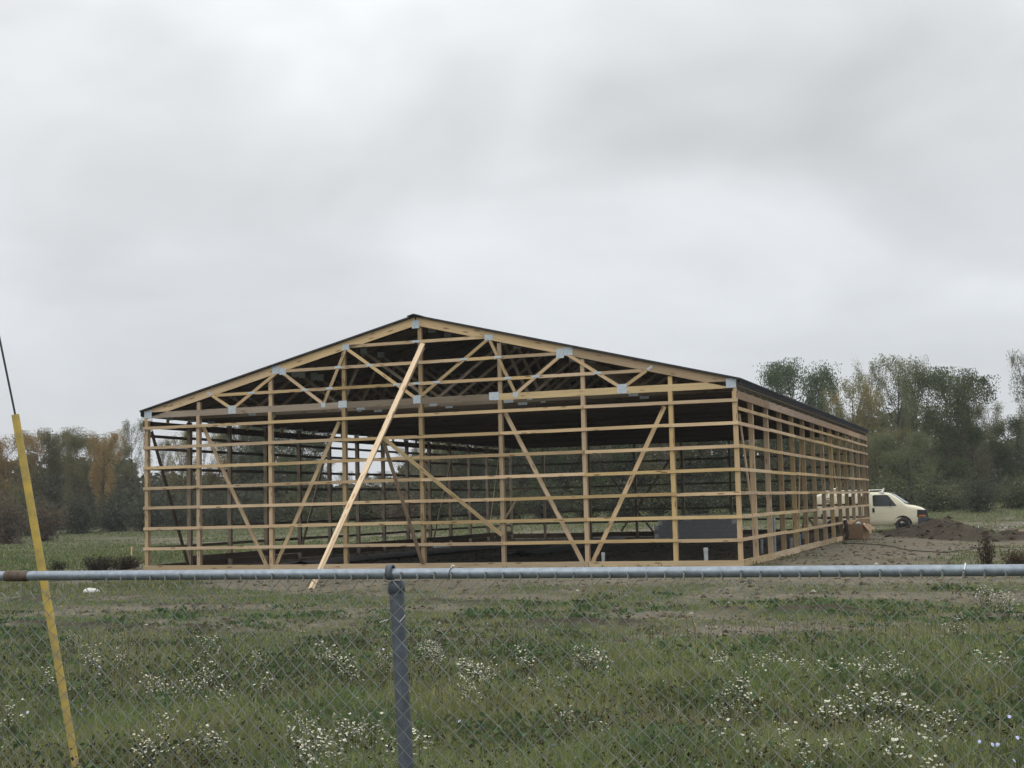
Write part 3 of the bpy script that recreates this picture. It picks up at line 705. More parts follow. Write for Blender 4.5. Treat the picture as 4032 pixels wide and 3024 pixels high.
# stations: distance behind the front bumper, bottom, top, width factor
ST = [(.19, .55, 1.0, .86), (.25, .50, 1.13, .94), (.40, .46, 1.23, .98), (.7, .42, 1.33, .99), (1.10, .40, 1.40, 1), (1.22, .40, 1.47, 1), (1.45, .38, 1.67, 1), (1.68, .38, 1.85, 1), (1.90, .38, 1.985, 1), (2.05, .38, 2.03, 1), (2.4, .38, 2.06, 1), (3.4, .38, 2.07, 1), (4.6, .38, 2.065, 1), (5.4, .40, 2.05, 1), (5.62, .42, 2.0, .99), (5.68, .5, 1.9, .97)]
def ringpts(s, zb, zt, wf):
    P_ = []
    zs = [zb, zb+.05]+[zb+.05+(zt-.14-zb-.05)*k/6 for k in range(1, 7)]
    pr = [((hw(z)-(.06 if z == zb else 0))*wf, z) for z in zs]
    w0 = hw(zt-.14)*wf
    pr += [(w0-.02, zt-.085), (w0-.07, zt-.035), (w0-.19, zt-.006), (w0*.45, zt+.012)]
    R_ = [(VL/2-s, -w, z) for w, z in pr]; L_ = [(VL/2-s, w, z) for w, z in reversed(pr)]
    return R_+L_
rings = [ringpts(*q) for q in ST]; k = len(rings[0]); mb = MB()
for R_ in rings: mb.v += R_
for i in range(len(rings)-1):
    for j in range(k):
        a_ = i*k+j; b_ = i*k+(j+1) % k; mb.f.append((a_, b_, b_+k, a_+k)); mb.mi.append(0); mb.sm.append(True)
mb.f.append(tuple(range(k))[::-1]); mb.f.append(tuple((len(rings)-1)*k+j for j in range(k))); mb.mi += [0, 0]; mb.sm += [False, False]
mb.obj('body', M_VAN, van)
def X_(s): return VL/2-s
def side_panel(name, poly, m, off=.008, parent=van, sgns=(-1, 1), th=.01):
    """polygon of (distance behind the bumper, height) laid onto the body side"""
    for sg in sgns:
        mb = MB(); n_ = len(poly)
        o_ = [(X_(s), sg*(hw(z)+off), z) for s, z in poly]; i_ = [(X_(s), sg*(hw(z)+off-th), z) for s, z in poly]
        mb.add(o_+i_, [tuple(range(n_)), tuple(range(2*n_-1, n_-1, -1))]+[(i, (i+1) % n_, n_+(i+1) % n_, n_+i) for i in range(n_)]); yield mb.obj(name, m, parent)
list(side_panel('window', [(1.62, 1.36), (2.74, 1.36), (2.80, 1.42), (2.80, 1.88), (2.74, 1.93), (2.12, 1.93), (2.02, 1.88)], M_GLASS, .010))
for s0 in (3.02, 3.66): list(side_panel('window', [(s0, 1.40), (s0+.52, 1.40), (s0+.52, 1.88), (s0, 1.88)], M_GLASS, .010))
list(side_panel('door_seam', [(1.755, .47), (1.768, .47), (1.768, 1.36), (1.755, 1.36)], M_BUMPER, .004)); list(side_panel('door_seam', [(2.86, .47), (2.873, .47), (2.873, 1.96), (2.86, 1.96)], M_BUMPER, .004))
list(side_panel('door_handle', [(2.72, 1.05), (2.83, 1.05), (2.83, 1.27), (2.72, 1.27)], M_BLACK, .02))
list(side_panel('rub_strip', [(1.78, .985), (5.5, .985), (5.5, 1.0), (1.78, 1.0)], mat('dark_cream_strip', (.56, .515, .37), .4), .006))  # strip in a slightly darker cream along the body side
list(side_panel('headlight', [(.13, .77), (.66, .77), (.64, 1.15), (.22, 1.12)], M_BLACK, .006))
for hl in list(side_panel('headlight_lens', [(.24, .93), (.56, .93), (.55, 1.10), (.27, 1.08)], M_LAMP, .014)): pass
list(side_panel('turn_signal', [(.24, .80), (.58, .80), (.58, .885), (.24, .885)], M_AMBER, .014))
mb = MB(); mb.add([(X_(.12), -.80, .74), (X_(.12), .80, .74), (X_(.16), .80, 1.12), (X_(.16), -.80, 1.12), (X_(.23), -.80, .74), (X_(.23), .80, .74), (X_(.25), .80, 1.12), (X_(.25), -.80, 1.12)], [(0, 1, 2, 3), (7, 6, 5, 4), (0, 4, 5, 1), (3, 2, 6, 7), (0, 3, 7, 4), (1, 5, 6, 2)]); mb.obj('grille', M_BUMPER, van)
mb = MB()
bpts = [(.05, -.84), (.07, -.94), (.20, -1.0), (.62, -1.0), (.62, -.93), (.2, -.9), (.2, .9), (.62, .93), (.62, 1.0), (.20, 1.0), (.07, .94), (.05, .84)]
n_ = len(bpts); mb.add([(X_(s), y, .41) for s, y in bpts]+[(X_(s), y, .75) for s, y in bpts], [tuple(range(n_-1, -1, -1)), tuple(range(n_, 2*n_))]+[(i, (i+1) % n_, n_+(i+1) % n_, n_+i) for i in range(n_)]); mb.obj('front_bumper', M_BUMPER, van)
mb = MB(); mb.box((X_(.02), -.62, .52), (X_(.048), -.34, .66)); mb.obj('number_plate', M_VANWHITE, van)
mb = MB(); nu_, nv_ = 13, 6
for i in range(nv_):
    tv = i/(nv_-1); s_ = 1.19+.70*tv; z_ = 1.475+.535*tv; wy = .80-.13*tv
    for j in range(nu_):
        q_ = 2*j/(nu_-1)-1; mb.v.append((X_(s_)+(.17-.05*tv)*(1-q_*q_)+.012, wy*q_, z_+.012))
for i in range(nv_-1):
    for j in range(nu_-1): a_ = i*nu_+j; mb.f.append((a_, a_+1, a_+nu_+1, a_+nu_)); mb.mi.append(0); mb.sm.append(True)
o = mb.obj('windscreen', M_WIND, van); sm_ = o.modifiers.new('thick', 'SOLIDIFY'); sm_.thickness = .03; sm_.offset = -1
mb = MB(); mb.tube([(X_(1.05), -.55, 1.47), (X_(1.10), .1, 1.53)], .014, 6); mb.tube([(X_(1.02), .1, 1.50), (X_(1.12), .6, 1.5)], .014, 6); mb.obj('wiper', M_BLACK, van)
for sg in (-1, 1):
    mb = MB(); mb.box((X_(1.98), min(sg*1.0, sg*1.13), 1.37), (X_(1.90), max(sg*1.0, sg*1.13), 1.53)); mb.obj('mirror', M_BLACK, van)
def wheel(s, sg):
    wo = bpy.data.objects.new('wheel', None); COL.objects.link(wo); wo.parent = van; wo.location = (X_(s), sg*.90, .375)
    mb = MB(); nseg = 28; pr = [(.375, -.11), (.375, .09), (.35, .115), (.25, .118), (.24, .10)]
    for i in range(nseg):
        th = 2*math.pi*i/nseg
        for (r_, y_) in pr: mb.v.append((r_*math.cos(th), sg*y_, r_*math.sin(th)))
    kk = len(pr)
    for i in range(nseg):
        for j in range(kk-1): a_ = i*kk+j; b_ = ((i+1) % nseg)*kk+j; mb.f.append((a_, b_, b_+1, a_+1)); mb.mi.append(0); mb.sm.append(True)
    mb.obj('tyre', noisy('dusty_tyre', (.03, .029, .028), (.07, .062, .052), 5, .9), wo)
    mb = MB(); pr = [(.24, .10), (.22, .07), (.12, .06), (.10, .10), (.0, .105)]
    for i in range(nseg):
        th = 2*math.pi*i/nseg
        for (r_, y_) in pr: mb.v.append((r_*math.cos(th), sg*y_, r_*math.sin(th)))
    for i in range(nseg):
        for j in range(kk-1): a_ = i*kk+j; b_ = ((i+1) % nseg)*kk+j; mb.f.append((a_, b_, b_+1, a_+1)); mb.mi.append(0); mb.sm.append(True)
    mb.obj('rim', M_TRIM, wo)
    mb = MB(); R0 = .455; zc_ = .41
    pts_ = [(s+R0*math.cos(t_), zc_+R0*math.sin(t_)) for t_ in [math.pi*(k_/16) for k_ in range(17)]]
    n_ = len(pts_)
    vs = [(X_(a_), sg*(hw(b_)+.006), b_) for a_, b_ in pts_]; vs += [(X_(a_), sg*(hw(b_)-.01), b_) for a_, b_ in pts_]
    mb.add(vs, [tuple(range(n_)), tuple(range(2*n_-1, n_-1, -1))]+[(i, (i+1) % n_, n_+(i+1) % n_, n_+i) for i in range(n_)]); mb.obj('wheel_well', M_BLACK, van)
for s_ in (1.36, 4.80):
    for sg in (-1, 1): wheel(s_, sg)
# ladder rack
for s_ in (2.3, 3.0, 3.7, 4.4, 5.1):
    mb = MB(); mb.tube([(X_(s_), -.80, 2.0), (X_(s_), -.78, 2.16), (X_(s_), .78, 2.16), (X_(s_), .80, 2.0)], .022, 8); mb.obj('rack_bar', M_VANWHITE, van)
    for sg in (-1, 1):
        mb = MB(); mb.box((X_(s_)-.08, sg*.80-.03, 2.01), (X_(s_)+.08, sg*.80+.03, 2.06)); mb.obj('rack_foot', M_VANWHITE, van)
for sg in (-1, 1):
    mb = MB(); mb.tube([(X_(5.25), sg*.74, 2.19), (X_(2.25), sg*.74, 2.19)], .02, 8)
    mb.tube(smooth_path([(X_(2.50), sg*.74, 2.06), (X_(2.36), sg*.74, 2.08), (X_(2.28), sg*.74, 2.15), (X_(2.25), sg*.74, 2.27)], 4), .026, 8); mb.obj('rack_rail', M_VANWHITE, van)
mb = MB(); mb.tube([(X_(4.75), -.78, 2.19), (X_(4.70), -.78, 2.27), (X_(4.6), -.78, 2.29), (X_(4.55), -.78, 2.40)], [.06, .07, .06, .03], 10); mb.obj('rack_clamp', M_VANWHITE, van)
# emblem and lettering on the rear quarter
mb = MB(); cs, cz = 5.02, 1.60; n_ = 24
vs = []
for i in range(n_):
    t_ = 2*math.pi*i/n_
    for r_ in (.20, .165): s0 = cs+r_*.95*math.cos(t_); z0 = cz+r_*1.15*math.sin(t_); vs.append((X_(s0), -(hw(z0)+.006), z0))
mb.add(vs, [(2*i, 2*((i+1) % n_), 2*((i+1) % n_)+1, 2*i+1) for i in range(n_)])
def stroke(s0, z0, s1, z1, w_=.022):
    d_ = Vector((s1-s0, z1-z0)).normalized(); q_ = Vector((-d_.y, d_.x))*w_
    pp_ = [(s0+q_.x, z0+q_.y), (s1+q_.x, z1+q_.y), (s1-q_.x, z1-q_.y), (s0-q_.x, z0-q_.y)]
    mb.add([(X_(a_), -(hw(b_)+.006), b_) for a_, b_ in pp_], [(0, 1, 2, 3)])
for q_ in ((5.13, 1.49, 5.12, 1.72), (5.12, 1.72, 5.03, 1.70), (5.03, 1.70, 5.04, 1.62), (5.04, 1.62, 5.12, 1.60), (4.98, 1.48, 4.98, 1.74), (4.98, 1.60, 4.91, 1.63), (4.91, 1.63, 4.91, 1.49), (5.10, 1.42, 4.99, 1.36)): stroke(*q_)
mb.obj('emblem', M_DARKPRINT, van)
mb = MB()
for z0, a0, a1 in ((1.66, 4.56, 4.40), (1.58, 4.62, 4.33), (1.51, 4.66, 4.30), (1.43, 4.55, 4.36)):
    s0 = a0
    while s0 > a1: stroke(s0, z0, s0-.035, z0+random.uniform(-.006, .006), .017); s0 -= .055
mb.obj('lettering', M_DARKPRINT, van)

# ------------------------------------------------------------------ trees
LEAFC = {
 'amber': ((.155, .105, .042), (.11, .085, .042)), 'orange': ((.190, .132, .055), (.15, .112, .052)), 'olive': ((.098, .092, .045), (.075, .072, .038)),
 'thin': ((.105, .11, .068), (.082, .085, .055)), 'ambergreen': ((.135, .115, .05), (.09, .085, .042)), 'bare': ((.10, .09, .06), (.08, .07, .05)),
 'green': ((.060, .072, .034), (.042, .054, .027)), 'poplar': ((.062, .082, .044), (.042, .060, .033)), 'yellow': ((.17, .14, .058), (.115, .105, .05)),
 'thingreen': ((.10, .108, .055), (.078, .088, .046)), 'sage': ((.09, .10, .05), (.072, .082, .042)),
 'brushbrown': ((.085, .066, .045), (.062, .052, .038)), 'brushgreen': ((.062, .068, .034), (.048, .052, .028)), 'brushdark': ((.052, .055, .037), (.04, .044, .03)), 'brushsage': ((.085, .09, .048), (.062, .07, .038)),
}
LEAFC = {k_: tuple(tuple(min(.5, q*f_) for q in c_) for c_ in v_) for k_, v_ in LEAFC.items() for f_ in (1.85 if not k_.startswith('brush') else 1.7,)}
def leaf_quads(centres, size, cols, r):
    n_ = len(centres)
    a_ = r.normal(size=(n_, 3)); a_ /= np.linalg.norm(a_, axis=1)[:, None]
    b_ = r.normal(size=(n_, 3)); b_ -= a_*(a_*b_).sum(1)[:, None]; b_ /= np.linalg.norm(b_, axis=1)[:, None]
    sz = size*r.uniform(.6, 1.4, (n_, 1)); a_ = a_*sz; b_ = b_*sz*.62
    v = np.stack((centres-a_, centres+b_*.9-a_*.1, centres+a_, centres-b_*.9+a_*.15), 1).reshape(-1, 3)
    return v, np.repeat(cols, 4, 0)
def tree_proto(kind, seed, dens):
    """unit tree: height 1, crown radius about .5 (scaled per copy); returns trunk mesh and crown mesh"""
    r = np.random.default_rng(seed); mb = MB()
    thin = kind in ('thin', 'thingreen', 'bare'); pop = kind in ('poplar',)
    lean = r.normal(0, .02, 2); H = .97
    pts = [(lean[0]*t_*t_*2+.008*math.sin(t_*7+seed), lean[1]*t_*t_*2, -.03+H*t_) for t_ in np.linspace(0, 1, 9)]
    mb.tube(pts, [.019*(1-.9*t_)+.0015 for t_ in np.linspace(0, 1, 9)], 6, False)
    tips = []
    nl = 22 if not thin else 26
    for i in range(nl):
        t0 = r.uniform(.22, .93); k_ = t0*8; i0 = int(k_); f_ = k_-i0
        p = Vector(pts[i0])*(1-f_)+Vector(pts[min(i0+1, 8)])*f_
        az = r.uniform(0, 2*math.pi); L_ = (.10+.42*math.sin(math.pi*min(1, (1-t0)*1.05+.12)))*r.uniform(.7, 1.15)*(.75 if thin else 1)
        el = r.uniform(.35, .95) if not thin else r.uniform(.6, 1.15)
        d_ = Vector((math.cos(az)*math.cos(el), math.sin(az)*math.cos(el), math.sin(el)*.62))
        q = p+d_*L_*.55+Vector((0, 0, .01)); e_ = p+d_*L_+Vector((0, 0, L_*.22))
        if e_.z > 1: e_.z = 1
        mb.tube([p, q, e_], [.007*(1-t0)+.0026, .0042*(1-t0)+.002, .0012], 5, False); tips += [(e_, 1.), (q, .75)]
        for s_ in range(3):
            az2 = az+r.uniform(-1.1, 1.1); d2 = Vector((math.cos(az2), math.sin(az2), r.uniform(.1, .8))); e2 = q.lerp(e_, r.uniform(.1, .9))+d2*L_*.32
            if e2.z > 1.02: e2.z = 1.02
            mb.tube([q.lerp(e_, .3*s_), e2], [.0022, .0008], 4, False); tips.append((e2, .8))
    trunk = mb.mesh('trunk', [M_BARK])
    C_ = []; K_ = []
    c1, c2 = LEAFC[kind]; c1 = np.array(c1); c2 = np.array(c2)
    for (p, w_) in tips:
        nn = int(1.75*dens*w_*r.uniform(.35, 1.3)); rad = (.043 if thin else .058)*r.uniform(.65, 1.45)
        cen = np.clip(r.normal(size=(nn, 3)), -1.55, 1.55)*rad*np.array([1, 1, .72])+np.array(p); C_.append(cen)
        tone = r.uniform(0, 1); cc_ = (c1*(1-tone)+c2*tone)*r.uniform(.78, 1.2); v_ = r.uniform(.72, 1.28, (nn, 1))
        hue = r.normal(0, .05, (nn, 3)); K_.append(np.clip(cc_*v_*(1+hue), .005, 1))
    C_ = np.concatenate(C_); K_ = np.concatenate(K_); C_[:, 2] = np.where(C_[:, 2] < .05, .05+r.uniform(0, .15, len(C_)), C_[:, 2])
    v, cc_ = leaf_quads(C_, .0088 if not thin else .0072, K_, r)
    crown = np_mesh('crown', v, np.arange(len(v)), np.full(len(v)//4, 4), [M_LEAF], cc_)
    return trunk, crown
def bush_proto(kind, seed):
    r = np.random.default_rng(seed); mb = MB(); c1, c2 = map(np.array, LEAFC[kind]); C_ = []; K_ = []
    for i in range(14):
        az = r.uniform(0, 2*math.pi); el = r.uniform(.5, 1.4); L_ = r.uniform(.5, .95)
        e_ = Vector((math.cos(az)*math.cos(el)*.6, math.sin(az)*math.cos(el)*.6, math.sin(el)))*L_
        mb.tube([(0.02*math.cos(az), .02*math.sin(az), -.04), e_*.5+Vector((0, 0, .04)), e_], [.012, .007, .002], 5, False)
        for t_ in (.35, .65, 1.):
            nn = int(110*r.uniform(.4, 1.2)); cen = r.normal(size=(nn, 3))*.115+np.array(e_*t_); C_.append(cen)
            tone = r.uniform(0, 1); K_.append(np.clip((c1*(1-tone)+c2*tone)*r.uniform(.7, 1.3, (nn, 1)), .004, 1))
    C_ = np.concatenate(C_); K_ = np.concatenate(K_); C_[:, 2] = np.abs(C_[:, 2])*.9
    v, cc_ = leaf_quads(C_, .026, K_, r)
    return mb.mesh('stems', [M_BARK]), np_mesh('crown', v, np.arange(len(v)), np.full(len(v)//4, 4), [M_LEAF], cc_)
TREES = [(-64.42, 67.13, 8.92, 4.67, 'amber'), (-60.39, 66.47, 8.83, 3.97, 'amber'), (-62.16, 72.2, 9.05, 3.72, 'olive'), (-61.62, 74.49, 9.4, 3.56, 'olive'), (-55.61, 69.29, 8.49, 2.53, 'olive'), (-57.94, 74.82, 8.68, 2.74, 'olive'), (-49.98, 65.99, 8.57, 2.35, 'orange'), (-53.84, 73.21, 7.59, 2.37, 'olive'), (-55.91, 78.59, 10.4, 2.8, 'thin'), (-57.15, 82.37, 10.79, 1.86, 'thin'), (-55.52, 83.17, 8.5, 2.32, 'thin'), (-46.96, 73.46, 8.74, 2.63, 'ambergreen'), (-50.56, 82.81, 8.79, 2.52, 'bare'), (-44.77, 76.39, 8.63, 3.02, 'ambergreen'), (-43.85, 78.67, 10.6, 4.38, 'green'), (-41.94, 81.43, 11.38, 4.89, 'green'), (-36.61, 77.13, 9.57, 3.82, 'green'), (-41.37, 90.63, 6.31, 2.83, 'thin'), (-37.63, 87.86, 4.76, 2.06, 'thin'), (-32.4, 83.4, 4.32, 2.19, 'olive'), (-23.44, 71.51, 6.55, 3.33, 'thin'), (-24.53, 79.54, 7.64, 3.14, 'olive'), (-24.07, 83.95, 7.94, 3.88, 'ambergreen'), (-21.05, 82.81, 9.04, 4.25, 'green'), (-20.52, 89.4, 9.09, 4.67, 'green'), (-15.2, 82.78, 9.23, 4.6, 'green'), (-14.74, 90.36, 9.8, 4.86, 'olive'), (-10.62, 86.51, 9.78, 4.89, 'green'), (-8.87, 91.42, 9.77, 4.6, 'green'), (-4.97, 87.46, 10.23, 4.85, 'olive'), (-3.47, 94.33, 11.01, 5.08, 'green'), (0.22, 90.35, 10.78, 4.25, 'green'), (2.3, 95.38, 10.82, 3.94, 'olive'), (6.96, 84.1, 12.54, 5.38, 'poplar'), (8.54, 93.34, 11.13, 2.55, 'poplar'), (11.53, 88.0, 11.39, 4.45, 'yellow'), (12.94, 92.61, 13.24, 3.35, 'thingreen'), (14.77, 95.33, 14.08, 5.52, 'thingreen'), (16.81, 91.89, 13.03, 3.29, 'thingreen'), (19.56, 86.62, 11.58, 6.07, 'green'), (21.3, 91.77, 8.89, 3.64, 'olive'), (22.77, 107.15, 9.93, 3.61, 'thin'), (26.05, 82.47, 12.58, 3.53, 'thin'), (27.96, 87.59, 10.91, 4.62, 'green'), (10.4, 81.53, 7.58, 4.24, 'olive'), (14.34, 78.82, 6.23, 4.46, 'olive'), (17.23, 73.51, 5.83, 4.22, 'sage'), (24.83, 97.43, 7.7, 4.6, 'green')]
BUSHES = [(-42.99, 45.51, 3.97, 2.99, 'brushbrown'), (-43.31, 49.71, 3.47, 2.76, 'brushbrown'), (-52.43, 59.09, 4.55, 3.47, 'brushgreen'), (-49.73, 62.23, 4.21, 3.52, 'brushdark'), (-48.0, 64.98, 4.24, 3.98, 'brushdark'), (-44.22, 64.24, 3.97, 3.92, 'brushdark'), (-41.28, 65.33, 3.71, 3.52, 'brushdark'), (-38.34, 66.4, 3.6, 3.52, 'brushdark'), (-34.37, 65.72, 3.47, 3.85, 'brushdark'), (-31.48, 66.78, 3.26, 3.47, 'brushgreen'), (-26.93, 64.2, 2.93, 2.97, 'brushgreen'), (-26.07, 68.77, 2.91, 3.47, 'brushgreen'), (-21.85, 66.02, 3.12, 3.35, 'brushbrown'), (-20.62, 70.72, 3.13, 3.47, 'brushgreen'), (-16.24, 68.04, 3.26, 3.72, 'brushdark'), (-13.43, 69.03, 3.53, 3.72, 'brushgreen'), (-11.29, 71.96, 3.21, 3.78, 'brushdark'), (-7.84, 71.07, 3.3, 3.72, 'brushgreen'), (-5.04, 72.07, 3.36, 3.72, 'brushdark'), (-2.26, 73.11, 3.1, 3.35, 'brushgreen'), (0.54, 74.11, 3.19, 3.72, 'brushdark'), (3.69, 75.24, 3.25, 3.72, 'brushgreen'), (6.88, 76.34, 3.86, 3.72, 'brushgreen'), (9.94, 75.34, 3.59, 3.29, 'brushdark'), (12.89, 74.32, 3.12, 3.58, 'brushsage'), (15.8, 71.07, 3.62, 3.45, 'brushsage'), (18.99, 70.13, 3.17, 3.39, 'brushsage'), (22.36, 67.08, 3.31, 2.86, 'brushdark'), (20.45, 72.86, 2.42, 2.42, 'brushsage'), (24.39, 72.1, 3.0, 3.05, 'brushsage'), (26.6, 70.76, 3.1, 2.99, 'brushsage')]
ASTERS = [(12.03, -19.12, 0.102), (13.97, -21.25, 0.159), (14.74, -21.77, 0.102), (14.82, -19.95, 0.168), (16.64, -22.83, 0.153), (16.64, -23.82, 0.173), (17.53, -24.47, 0.135), (18.71, -26.88, 0.141), (18.23, -26.01, 0.071), (19.25, -26.76, 0.065), (19.32, -27.19, 0.073), (19.75, -26.45, 0.109), (20.34, -27.44, 0.059), (16.55, -21.51, 0.1), (14.85, -23.25, 0.054), (18.04, -24.7, 0.046), (18.15, -24.23, 0.054), (16.54, -25.89, 0.038), (19.08, -27.46, 0.061), (17.17, -20.93, 0.169), (17.99, -22.1, 0.14), (18.08, -21.32, 0.098), (18.2, -20.27, 0.189), (18.56, -20.89, 0.099), (19.52, -21.99, 0.167), (19.16, -21.46, 0.063), (20.26, -24.12, 0.103), (19.78, -22.46, 0.131), (19.88, -21.34, 0.078), (20.27, -20.35, 0.181), (20.72, -21.19, 0.077), (20.62, -23.29, 0.108), (20.7, -22.7, 0.07), (20.02, -26.05, 0.134), (19.75, -25.69, 0.081), (19.94, -26.55, 0.108), (20.33, -27.07, 0.071), (20.19, -26.02, 0.078), (20.63, -26.62, 0.052), (20.73, -26.26, 0.038), (21.54, -25.12, 0.046), (22.01, -25.73, 0.054), (19.39, -20.15, 0.051), (20.54, -27.36, 0.059), (20.42, -27.51, 0.058), (24.49, -9.75, 0.149), (24.85, -12.03, 0.181), (24.25, -15.51, 0.176), (22.03, -21.21, 0.12), (22.57, -22.79, 0.08), (22.41, -21.24, 0.089), (22.49, -20.63, 0.062), (22.65, -20.56, 0.062), (22.95, -21.39, 0.087), (23.15, -21.21, 0.088), (23.36, -21.7, 0.085), (23.54, -21.04, 0.117), (23.63, -22.17, 0.082), (23.89, -21.38, 0.157), (24.06, -21.62, 0.056), (24.67, -19.96, 0.061), (24.87, -20.91, 0.086), (22.67, -24.06, 0.109), (22.87, -24.04, 0.06), (23.58, -24.48, 0.069), (23.64, -24.01, 0.071), (23.79, -23.74, 0.072), (23.98, -23.62, 0.048), (23.42, -25.55, 0.074), (24.17, -25.65, 0.091), (24.16, -24.04, 0.047), (24.43, -25.13, 0.063), (24.6, -24.91, 0.086), (24.52, -25.6, 0.05), (23.74, -26.6, 0.047), (23.86, -26.49, 0.057), (24.29, -26.5, 0.056), (23.48, -26.11, 0.04), (24.6, -26.73, 0.027), (23.04, -26.18, 0.05), (23.34, -26.52, 0.039)]
CHICORY = [(16.74, -25.76), (16.4, -25.26), (17.59, -26.2), (17.32, -26.61), (15.78, -23.65), (15.66, -23.4), (21.12, -26.43), (21.38, -26.63), (22.18, -27.25), (18.22, -21.59), (24.86, -23.17), (24.89, -25.28), (24.99, -25.66), (24.61, -26.64), (24.83, -26.76), (24.93, -26.82), (25.01, -26.82), (25.1, -26.61), (24.73, -27.51), (25.04, -27.38), (25.11, -26.11), (24.77, -26.56)]
BEYOND = 'trees along the field edge'
TREE_LABELS = [(t, BEYOND) for t in [
 'amber tree cut by the left edge of the photo', 'broad amber brown tree standing just left of the yellow guard top', 'olive brown tree directly behind the top of the yellow guard', 'olive tree just right of the yellow guard with gaps near its top',
 'amber tree second left of the bright orange tree', 'olive tree touching the left side of the bright orange tree', 'bright orange autumn tree left of the barn', 'low olive tree touching the right side of the bright orange tree',
 'tall sparse grey green tree left of the barn corner', 'tall thin tree just behind the left front barn corner', 'thin tree seen through the left end of the first barn bay', 'amber green tree seen through the right end of the first barn bay',
 'bare branching tree seen through the second barn bay', 'amber green tree seen through the second barn bay', 'dark green tree filling the right of the second barn bay', 'dark green tree behind the third post from the left', 'large dark green tree in the third bay beside the sky gap',
 'small thin tree at the left of the sky gap in the barn', 'smallest thin tree inside the sky gap of the fourth bay', 'low olive tree right of the long prop in the sky gap', 'dark thin tree right of the sky gap behind the fourth bay',
 'olive tree behind the middle gable post', 'amber green tree seen through the left of the fifth bay', 'green tree seen through the right of the fifth bay', 'green tree seen through the left end of the sixth bay', 'green tree in the middle of the sixth bay', 'olive tree behind the post left of the seventh bay', 'green tree seen through the left of the seventh bay', 'green tree seen through the right of the seventh bay', 'olive tree behind the last front bay left post', 'green tree seen through the last front bay', 'green tree behind the right front barn corner', 'olive tree seen through the first bays of the side wall',
 'round dark green poplar rising above the right barn eave', 'small poplar top between the round poplar and the yellowish tree', 'yellowish tree above the far end of the barn eave', 'slender airy tree right of the yellowish tree', 'tallest airy pale green tree on the right side', 'airy tree between the tallest airy tree and the dense green tree', 'largest dense dark green tree on the right side', 'olive tree on the right shoulder of the largest dense tree', 'sparse tree with sky gaps right of the dense tree', 'tall sparse tree cut by the right edge', 'green tree just outside the right edge',
 'olive tree directly behind the far barn corner', 'olive tree rising behind the van windscreen', 'sage green tree rising behind the van bonnet', 'green tree low at the right edge under the sparse tree']]
HEDGE = 'bushes along the field edge'
BUSH_LABELS = [(t, HEDGE) for t in [
 'brown bush at the left edge of the far field', 'brown bush right behind the yellow guard', 'green bush behind the brown bush at the left edge', 'dark bush just right of the yellow guard', 'dark bush below the bright orange tree', 'dark bush left of the left barn corner',
 'dark bush seen through the first barn bay', 'dark bush seen through the left of the second bay', 'dark bush seen behind the third front post', 'green bush seen through the third bay', 'green bush right of the fourth front post', 'green bush behind the long prop',
 'brown bush seen left of the middle gable post', 'green bush right of the middle gable post', 'dark bush seen through the middle of the fifth bay', 'green bush behind the sixth front post', 'dark bush in the middle of the sixth bay', 'green bush behind the seventh front post', 'dark bush in the left of the seventh bay', 'green bush in the right of the seventh bay', 'dark bush in the last front bay', 'green bush behind the right front corner post', 'green bush seen through the near side wall bays', 'dark bush seen through the middle side wall bays',
 'sage bush behind the far end of the barn side wall', 'sage bush behind the van windscreen', 'sage bush right of the van bonnet', 'rounded very dark bush standing out right of the van', 'low sage bush left of the rounded dark bush', 'sage bush right of the rounded dark bush', 'sage bush just outside the right edge']]
ASTER_LABELS = {22: 'large white aster clump just right of the fence post in the farther flower row', 46: 'pale aster clump at the right edge nearest the bare soil', 29: 'large white aster clump in the middle of the field right of the fence post',
 47: 'wide low aster clump below the white rail tie at the right', 5: 'wide white aster clump midway between the yellow guard and the fence post', 19: 'large white aster clump left of the fence post in the farther flower row', 3: 'farthest white aster clump between the yellow guard and the fence post',
 1: 'white aster clump just right of the yellow guard in the farther row', 33: 'largest white aster clump near the bottom edge left of the fence post', 7: 'white aster clump near the bottom edge right of the yellow guard', 58: 'wide white aster clump in the right third of the flower row', 24: 'big white aster clump second right of the fence post', 45: 'white aster clump directly under the rail close to the right edge'}
CHICORY_LABELS = {6: 'left one of two blue chicory flowers low right of the fence post', 7: 'right one of two blue chicory flowers low right of the fence post', 8: 'lone blue chicory flower near the bottom edge in the middle', 9: 'blue chicory flower just left of the fence post', 10: 'highest blue chicory flower near the right edge'}

DENS = {'amber': 165, 'orange': 180, 'olive': 165, 'thin': 60, 'ambergreen': 140, 'bare': 5, 'green': 230, 'poplar': 170, 'yellow': 150, 'thingreen': 85, 'sage': 200}
protos = {}
for i, (x, y, h, w, kind) in enumerate(TREES):
    key = (kind, i % 2)
    if key not in protos: protos[key] = tree_proto(kind, 100+len(protos)*7, DENS[kind])
    tm, cm = protos[key]
    e = empty('tree' if kind not in ('poplar',) else 'poplar_tree', (x, y, gz(x, y)-.05), random.uniform(0, 6.28))
    sx = w/.78*.94; e.scale = (sx, sx, h*.93)
    lab, grp = TREE_LABELS[i]
    tag(e, lab, 'tree', grp)
    link('trunk', tm, None, e); link('crown', cm, None, e)
for i, (x, y, h, w, kind) in enumerate(BUSHES):
    key = (kind, i % 2)
    if key not in protos: protos[key] = bush_proto(kind, 300+len(protos)*5)
    tm, cm = protos[key]
    e = empty('bush', (x, y, gz(x, y)), random.uniform(0, 6.28)); e.scale = (w/.9, w/.9, h)
    lab, grp = BUSH_LABELS[i]
    tag(e, lab, 'bush', grp)
    link('stems', tm, None, e); link('crown', cm, None, e)
